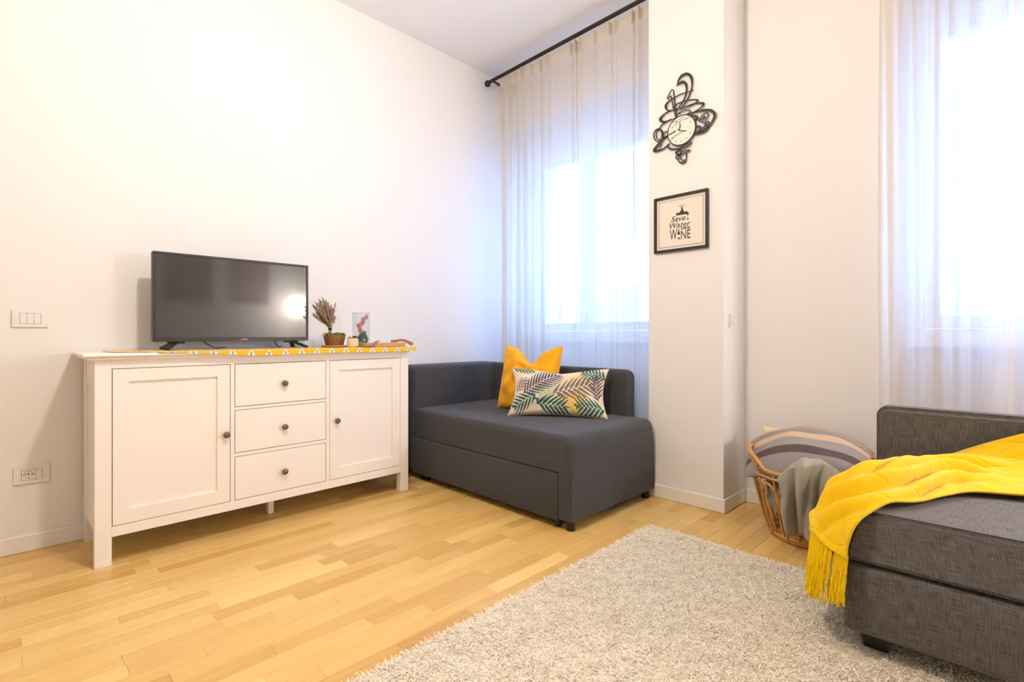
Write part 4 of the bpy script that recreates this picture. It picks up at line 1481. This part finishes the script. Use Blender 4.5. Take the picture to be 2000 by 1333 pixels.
# ------------------------------------------------------------------ scrolled wall clock on the pillar
CLK = {
'two_out':[(-1372,2375,1.7),(-1362,2405,6.1),(-1343,2424,9.6),(-1314,2424,10.4),(-1291,2405,10.4),(-1282,2374,7.8),(-1283,2340,5.2),(-1296,2301,5.2),(-1316,2269,4.3),(-1339,2246,3.5),(-1355,2230,2.6)],
'two_in':[(-1372,2378,1.7),(-1357,2386,8.7),(-1334,2386,10.4),(-1318,2368,9.6),(-1314,2338,6.1),(-1320,2305,5.2),(-1339,2272,5.2),(-1362,2247,3.5),(-1378,2233,2.6)],
'x1':[(-1273,2319,2.6),(-1307,2320,3.5),(-1353,2321,4.3),(-1390,2313,4.3),(-1423,2304,6.1),(-1440,2288,9.6),(-1438,2269,8.7),(-1428,2256,4.3),(-1400,2246,3.5),(-1367,2239,2.6)],
'one_a':[(-1431,2328,3.5),(-1409,2360,3.5),(-1394,2360,3.5),(-1389,2320,4.3),(-1381,2255,4.3),(-1371,2198,3.5)],
'one_b':[(-1431,2327,2.6),(-1426,2319,3.5),(-1414,2330,3.5),(-1407,2326,3.5),(-1395,2269,3.5),(-1378,2195,3.5)],
'sa':[(-1400,2259,2.6),(-1367,2273,4.3),(-1320,2275,4.3),(-1280,2268,4.3),(-1255,2259,6.1),(-1250,2252,7.0),(-1267,2240,3.5),(-1298,2235,3.5),(-1343,2235,2.6)],
'sb':[(-1414,2248,3.5),(-1448,2239,6.1),(-1474,2222,11.3),(-1469,2205,10.4),(-1443,2194,5.2),(-1404,2194,3.5),(-1362,2197,3.5)],
'sb2':[(-1440,2245,3.5),(-1381,2247,3.5),(-1316,2243,3.5),(-1271,2242,4.3),(-1227,2232,7.0),(-1217,2224,9.6),(-1227,2211,5.2),(-1258,2199,3.5),(-1293,2191,2.6)],
'sc':[(-1376,2210,2.6),(-1343,2222,3.5),(-1316,2220,3.5),(-1289,2209,3.5),(-1298,2201,2.6),(-1316,2196,2.6)],
'rb':[(-1316,2194,3.5),(-1262,2194,6.1),(-1218,2189,9.6),(-1180,2177,10.4),(-1159,2158,12.2),(-1154,2137,11.3),(-1167,2112,8.7),(-1188,2089,6.1),(-1214,2072,4.3),(-1244,2067,3.5),(-1271,2071,2.6)],
'lob':[(-1289,2179,6.1),(-1262,2171,7.8),(-1251,2161,8.7),(-1260,2153,8.7),(-1273,2150,3.5)],
'three':[(-1242,2135,3.5),(-1227,2160,3.5),(-1205,2169,3.5),(-1190,2163,3.5),(-1190,2149,3.5),(-1205,2124,3.5),(-1184,2115,3.5),(-1192,2099,4.3),(-1218,2081,5.2),(-1244,2076,7.0)],
'three_in':[(-1240,2132,2.6),(-1214,2154,5.2),(-1210,2146,3.5),(-1225,2127,3.5),(-1212,2119,4.3),(-1201,2108,6.1),(-1218,2094,4.3),(-1236,2086,4.3)],
'lob2':[(-1269,2111,6.1),(-1244,2108,7.0),(-1233,2098,8.7),(-1244,2082,7.8),(-1271,2075,5.2)],
'lob3':[(-1253,2072,3.5),(-1218,2066,3.5),(-1197,2075,3.5),(-1184,2092,3.5)],
'lf':[(-1407,2197,4.3),(-1457,2186,5.2),(-1479,2167,5.2),(-1489,2150,6.1)],
'h9':[(-1455,2133,3.5),(-1423,2133,4.3)],
'h9b':[(-1469,2102,2.6),(-1433,2105,6.1),(-1376,2118,7.8)],
'leaf':[(-1428,2104,5.2),(-1467,2092,6.1),(-1497,2066,9.6),(-1514,2046,13.0),(-1492,2038,9.6),(-1452,2041,6.1),(-1416,2060,4.3)],
'leaf2':[(-1455,2084,2.6),(-1474,2065,3.5),(-1482,2052,2.6),(-1467,2067,2.6)],
'bs':[(-1421,2062,4.3),(-1428,2044,6.1),(-1409,2027,7.0),(-1376,2018,6.1),(-1334,2014,5.2),(-1302,2017,4.3),(-1284,2029,3.5),(-1307,2033,3.5),(-1339,2024,3.5),(-1348,2014,3.5)],
'six':[(-1343,2010,3.5),(-1371,2002,7.8),(-1374,1990,7.8),(-1348,1979,4.3),(-1316,1984,4.3),(-1293,1989,3.5),(-1316,1995,4.3),(-1339,1992,4.3),(-1360,1973,4.3),(-1362,1947,4.3),(-1343,1931,7.8),(-1323,1933,6.1),(-1314,1957,3.5),(-1316,1979,3.5)],
'six_in':[(-1348,2007,2.6),(-1350,1975,3.5),(-1348,1951,3.5),(-1325,1941,4.3)],
'six2':[(-1360,1982,3.5),(-1376,1977,4.3),(-1374,1961,3.5),(-1362,1956,2.6)],
'f1':[(-1385,2153,2.6),(-1353,2166,2.2),(-1307,2171,2.2),(-1289,2170,1.7)],
'f2':[(-1395,2169,2.2),(-1353,2179,2.2),(-1325,2186,2.6)],
'f3':[(-1409,2070,2.6),(-1390,2086,2.6),(-1357,2097,2.6),(-1311,2104,2.2)],
'hand1':[(-1350,2161,2.2),(-1348,2136,5.2),(-1354,2122,4.3),(-1355,2110,2.6)],
'hand2':[(-1367,2126,2.6),(-1339,2109,4.3),(-1311,2101,2.2)],
'nine':[(-1454,2117,4.3),(-1458,2100,4.3),(-1470,2090,4.3),(-1486,2089,4.3),(-1502,2099,4.3),(-1514,2116,4.3),(-1518,2135,4.3),(-1514,2153,4.3),(-1502,2163,4.3),(-1486,2163,4.3),(-1470,2154,4.3),(-1458,2137,4.3),(-1454,2117,4.3)],
'nine_in':[(-1465,2126,3.5),(-1467,2110,3.5),(-1474,2100,3.5),(-1483,2099,3.5),(-1493,2106,3.5),(-1500,2119,3.5),(-1502,2136,3.5),(-1500,2152,3.5),(-1493,2162,3.5),(-1483,2164,3.5),(-1474,2157,3.5),(-1467,2143,3.5),(-1465,2126,3.5)],
}
ck = thing('wall_clock', 'black scrolled metal wall clock with a melted look on the pillar', 'clock', (-1.342, 2.708, 2.114))


def strokes(keys, name, y0=2.692, y1=2.697, m='iron', grow=1.0):
    b = MB()
    for k in keys:
        S_ = catmull(np.array(CLK[k], float) / 1000.0, 8 * len(CLK[k]))
        q = S_[:, :2]
        d = np.gradient(q, axis=0)
        d /= np.linalg.norm(d, axis=1, keepdims=True) + 1e-9
        nn = np.stack([-d[:, 1], d[:, 0]], -1)
        hw = np.clip(S_[:, 2:3], .0012, None) / 2 * grow
        A, B = q + nn * hw, q - nn * hw
        L = len(q)
        v = [(p[0], y0, p[1]) for p in A] + [(p[0], y0, p[1]) for p in B] + [(p[0], y1, p[1]) for p in A] + [(p[0], y1, p[1]) for p in B]
        f = []
        for i in range(L - 1):
            f += [(i, i + 1, L + i + 1, L + i), (2 * L + i, 3 * L + i, 3 * L + i + 1, 2 * L + i + 1), (i, 2 * L + i, 2 * L + i + 1, i + 1), (L + i, L + i + 1, 3 * L + i + 1, 3 * L + i)]
        f += [(0, L, 3 * L, 2 * L), (L - 1, 3 * L - 1, 4 * L - 1, 2 * L - 1)]
        b.add(v, f)
    return b.build(name, M[m], ck)


strokes(('two_out', 'two_in', 'one_a', 'one_b'), 'numeral_twelve', grow=1.35)
strokes(('three', 'three_in'), 'numeral_three', grow=1.35)
strokes(('six', 'six_in', 'six2'), 'numeral_six', grow=1.35)
strokes(('nine', 'nine_in'), 'numeral_nine', grow=1.35)
strokes(('x1', 'sa', 'sb', 'sb2', 'sc', 'rb', 'lob', 'lob2', 'lob3', 'lf', 'h9', 'leaf', 'leaf2', 'bs'), 'scrollwork', 2.6925, 2.6965, grow=1.35)
fcx, fcz, fr_ = -1.342, 2.114, .083
b = MB(); b.prism([(fcx + fr_ * math.cos(a * math.pi / 32), fcz + fr_ * math.sin(a * math.pi / 32)) for a in range(64)], 2.6885, 2.6915, lambda u, v, h: (u, h, v)); b.build('dial', M['face'], ck)
b = MB(); b.tube([(fcx + fr_ * math.cos(a * math.pi / 32), 2.689, fcz + fr_ * math.sin(a * math.pi / 32)) for a in range(64)], .0032, 8, closed=True); b.build('dial_ring', M['iron'], ck, True)
strokes(('f1', 'f2', 'f3', 'h9b'), 'dial_scrolls', 2.6875, 2.6884)
strokes(('hand1',), 'hour_hand', 2.6855, 2.6868)
strokes(('hand2',), 'minute_hand', 2.6845, 2.6854)
for k in range(12):
    if k in (0, 3, 9):
        continue
    a = math.pi / 2 - k * math.pi / 6
    cx, cz = fcx + .062 * math.cos(a), fcz + .062 * math.sin(a)
    b = MB(); b.box(cx - .003, cx + .003, 2.6880, 2.6884, cz - .0045, cz + .0045); b.build('hour_mark', mat('grey_print', (.30, .27, .24), .8) if k == 1 else bpy.data.materials['grey_print'], ck)
b = MB()
for (cx, cz) in ((-1.36, 2.22), (-1.34, 2.06), (-1.24, 2.11)):
    b = MB(); b.tube([(cx, 2.696, cz), (cx, 2.708, cz)], .004, 8); b.build('stand_off', M['iron'], ck)

# ------------------------------------------------------------------ framed print on the pillar
fp = thing('framed_print', 'square black framed print with a tap and WINE lettering on the pillar', 'picture', (-1.352, 2.708, 1.435))
fx0, fx1, fz0, fz1 = -1.514, -1.190, 1.434, 1.757
s = .0145
for q in ((fx0, fx1, fz0, fz0 + s), (fx0, fx1, fz1 - s, fz1), (fx0, fx0 + s, fz0 + s, fz1 - s), (fx1 - s, fx1, fz0 + s, fz1 - s)):
    b = MB(); b.rbox(q[0], q[1], 2.688, 2.707, q[2], q[3], .0015, 1); b.build('frame_bar', M['frameblack'], fp)
b = MB(); b.box(fx0 + s - .001, fx1 - s + .001, 2.700, 2.706, fz0 + s - .001, fz1 - s + .001); b.build('mount', M['mount'], fp)
i0 = .0285
b = MB(); b.box(fx0 + i0, fx1 - i0, 2.6985, 2.7002, fz0 + i0, fz1 - i0); pp = b.build('print_sheet', M['paper'], fp)
b = MB()
for q in ((fx0 + i0, fx1 - i0, fz0 + i0, fz0 + i0 + .0022), (fx0 + i0, fx1 - i0, fz1 - i0 - .0022, fz1 - i0), (fx0 + i0, fx0 + i0 + .0022, fz0 + i0, fz1 - i0), (fx1 - i0 - .0022, fx1 - i0, fz0 + i0, fz1 - i0)):
    b.box(q[0], q[1], 2.6980, 2.6986, q[2], q[3])
b.build('border_line', mat('border_brown', (.22, .16, .10), .8), fp)
YI0, YI1 = 2.6976, 2.6984


def text(s_, x0, x1, zc, h, name, shear=0.0, weight=0.0):
    cu = bpy.data.curves.new(name, 'FONT')
    cu.body = s_
    cu.shear = shear
    cu.offset = weight
    cu.resolution_u = 3
    ob = bpy.data.objects.new(name, cu)
    COL.objects.link(ob)
    dg = bpy.context.evaluated_depsgraph_get()
    me = bpy.data.meshes.new_from_object(ob.evaluated_get(dg))
    bpy.data.objects.remove(ob, do_unlink=True)
    co = np.array([v.co[:] for v in me.vertices])
    mn, mx = co.min(0), co.max(0)
    for v in me.vertices:
        u = (v.co.x - mn[0]) / (mx[0] - mn[0]); w_ = (v.co.y - mn[1]) / (mx[1] - mn[1])
        v.co = (x0 + (x1 - x0) * u, YI0, zc - h / 2 + h * w_)
    me.materials.clear()
    o = link(me, name, M['ink'], pp)
    so = o.modifiers.new('thick', 'SOLIDIFY'); so.thickness = .0006; so.offset = 0
    return o


def px2(X, Y):
    return (-1.514 + (X - 92) / 990 * .324, 1.757 - (Y - (287 - .206 * (X - 92))) / (1008 + .083 * (X - 92)) * .323)


a = px2(410, 690); c = px2(682, 590)
text('Save', px2(412, 640)[0], px2(682, 640)[0], px2(545, 638)[1], .031, 'lettering_save', .30, .002)
text('Water', px2(385, 745)[0], px2(772, 745)[0], px2(575, 752)[1], .032, 'lettering_water', .30, .0)
text('DRINK', px2(600, 810)[0], px2(768, 810)[0], px2(684, 815)[1], .0125, 'lettering_drink', 0, .02)
text('W', px2(390, 935)[0], px2(525, 935)[0], px2(457, 938)[1], .060, 'lettering_wine', 0, .0)
text('NE', px2(598, 930)[0], px2(770, 930)[0], px2(684, 928)[1], .049, 'lettering_wine', 0, .0)


def ink(poly, name):
    b = MB(); b.prism([px2(*q) for q in poly], YI0, YI1, lambda u, v, h: (u, h, v)); return b.build(name, M['ink'], pp)


ink([(548, 830), (560, 828), (562, 872), (578, 905), (578, 935), (536, 940), (536, 912), (548, 880)], 'bottle_top')
ink([(538, 995), (576, 988), (577, 1018), (538, 1024)], 'bottle_base')
ink([(503, 545), (570, 530), (585, 500), (640, 488), (655, 512), (705, 505), (738, 530), (738, 565), (700, 572), (690, 556), (600, 572), (508, 585)], 'tap_body')
ink([(596, 500), (604, 425), (612, 405), (622, 425), (640, 488)], 'tap_stem')
ink([(560, 408), (665, 383), (666, 391), (561, 416)], 'tap_handle')
ink([(721, 612), (735, 650), (728, 666), (715, 668), (706, 655)], 'tap_drop')
ink([(719, 575), (725, 575), (725, 600), (719, 602)], 'tap_trickle')

for a_ in S.objects:
    if a_.type == 'MESH':
        pass
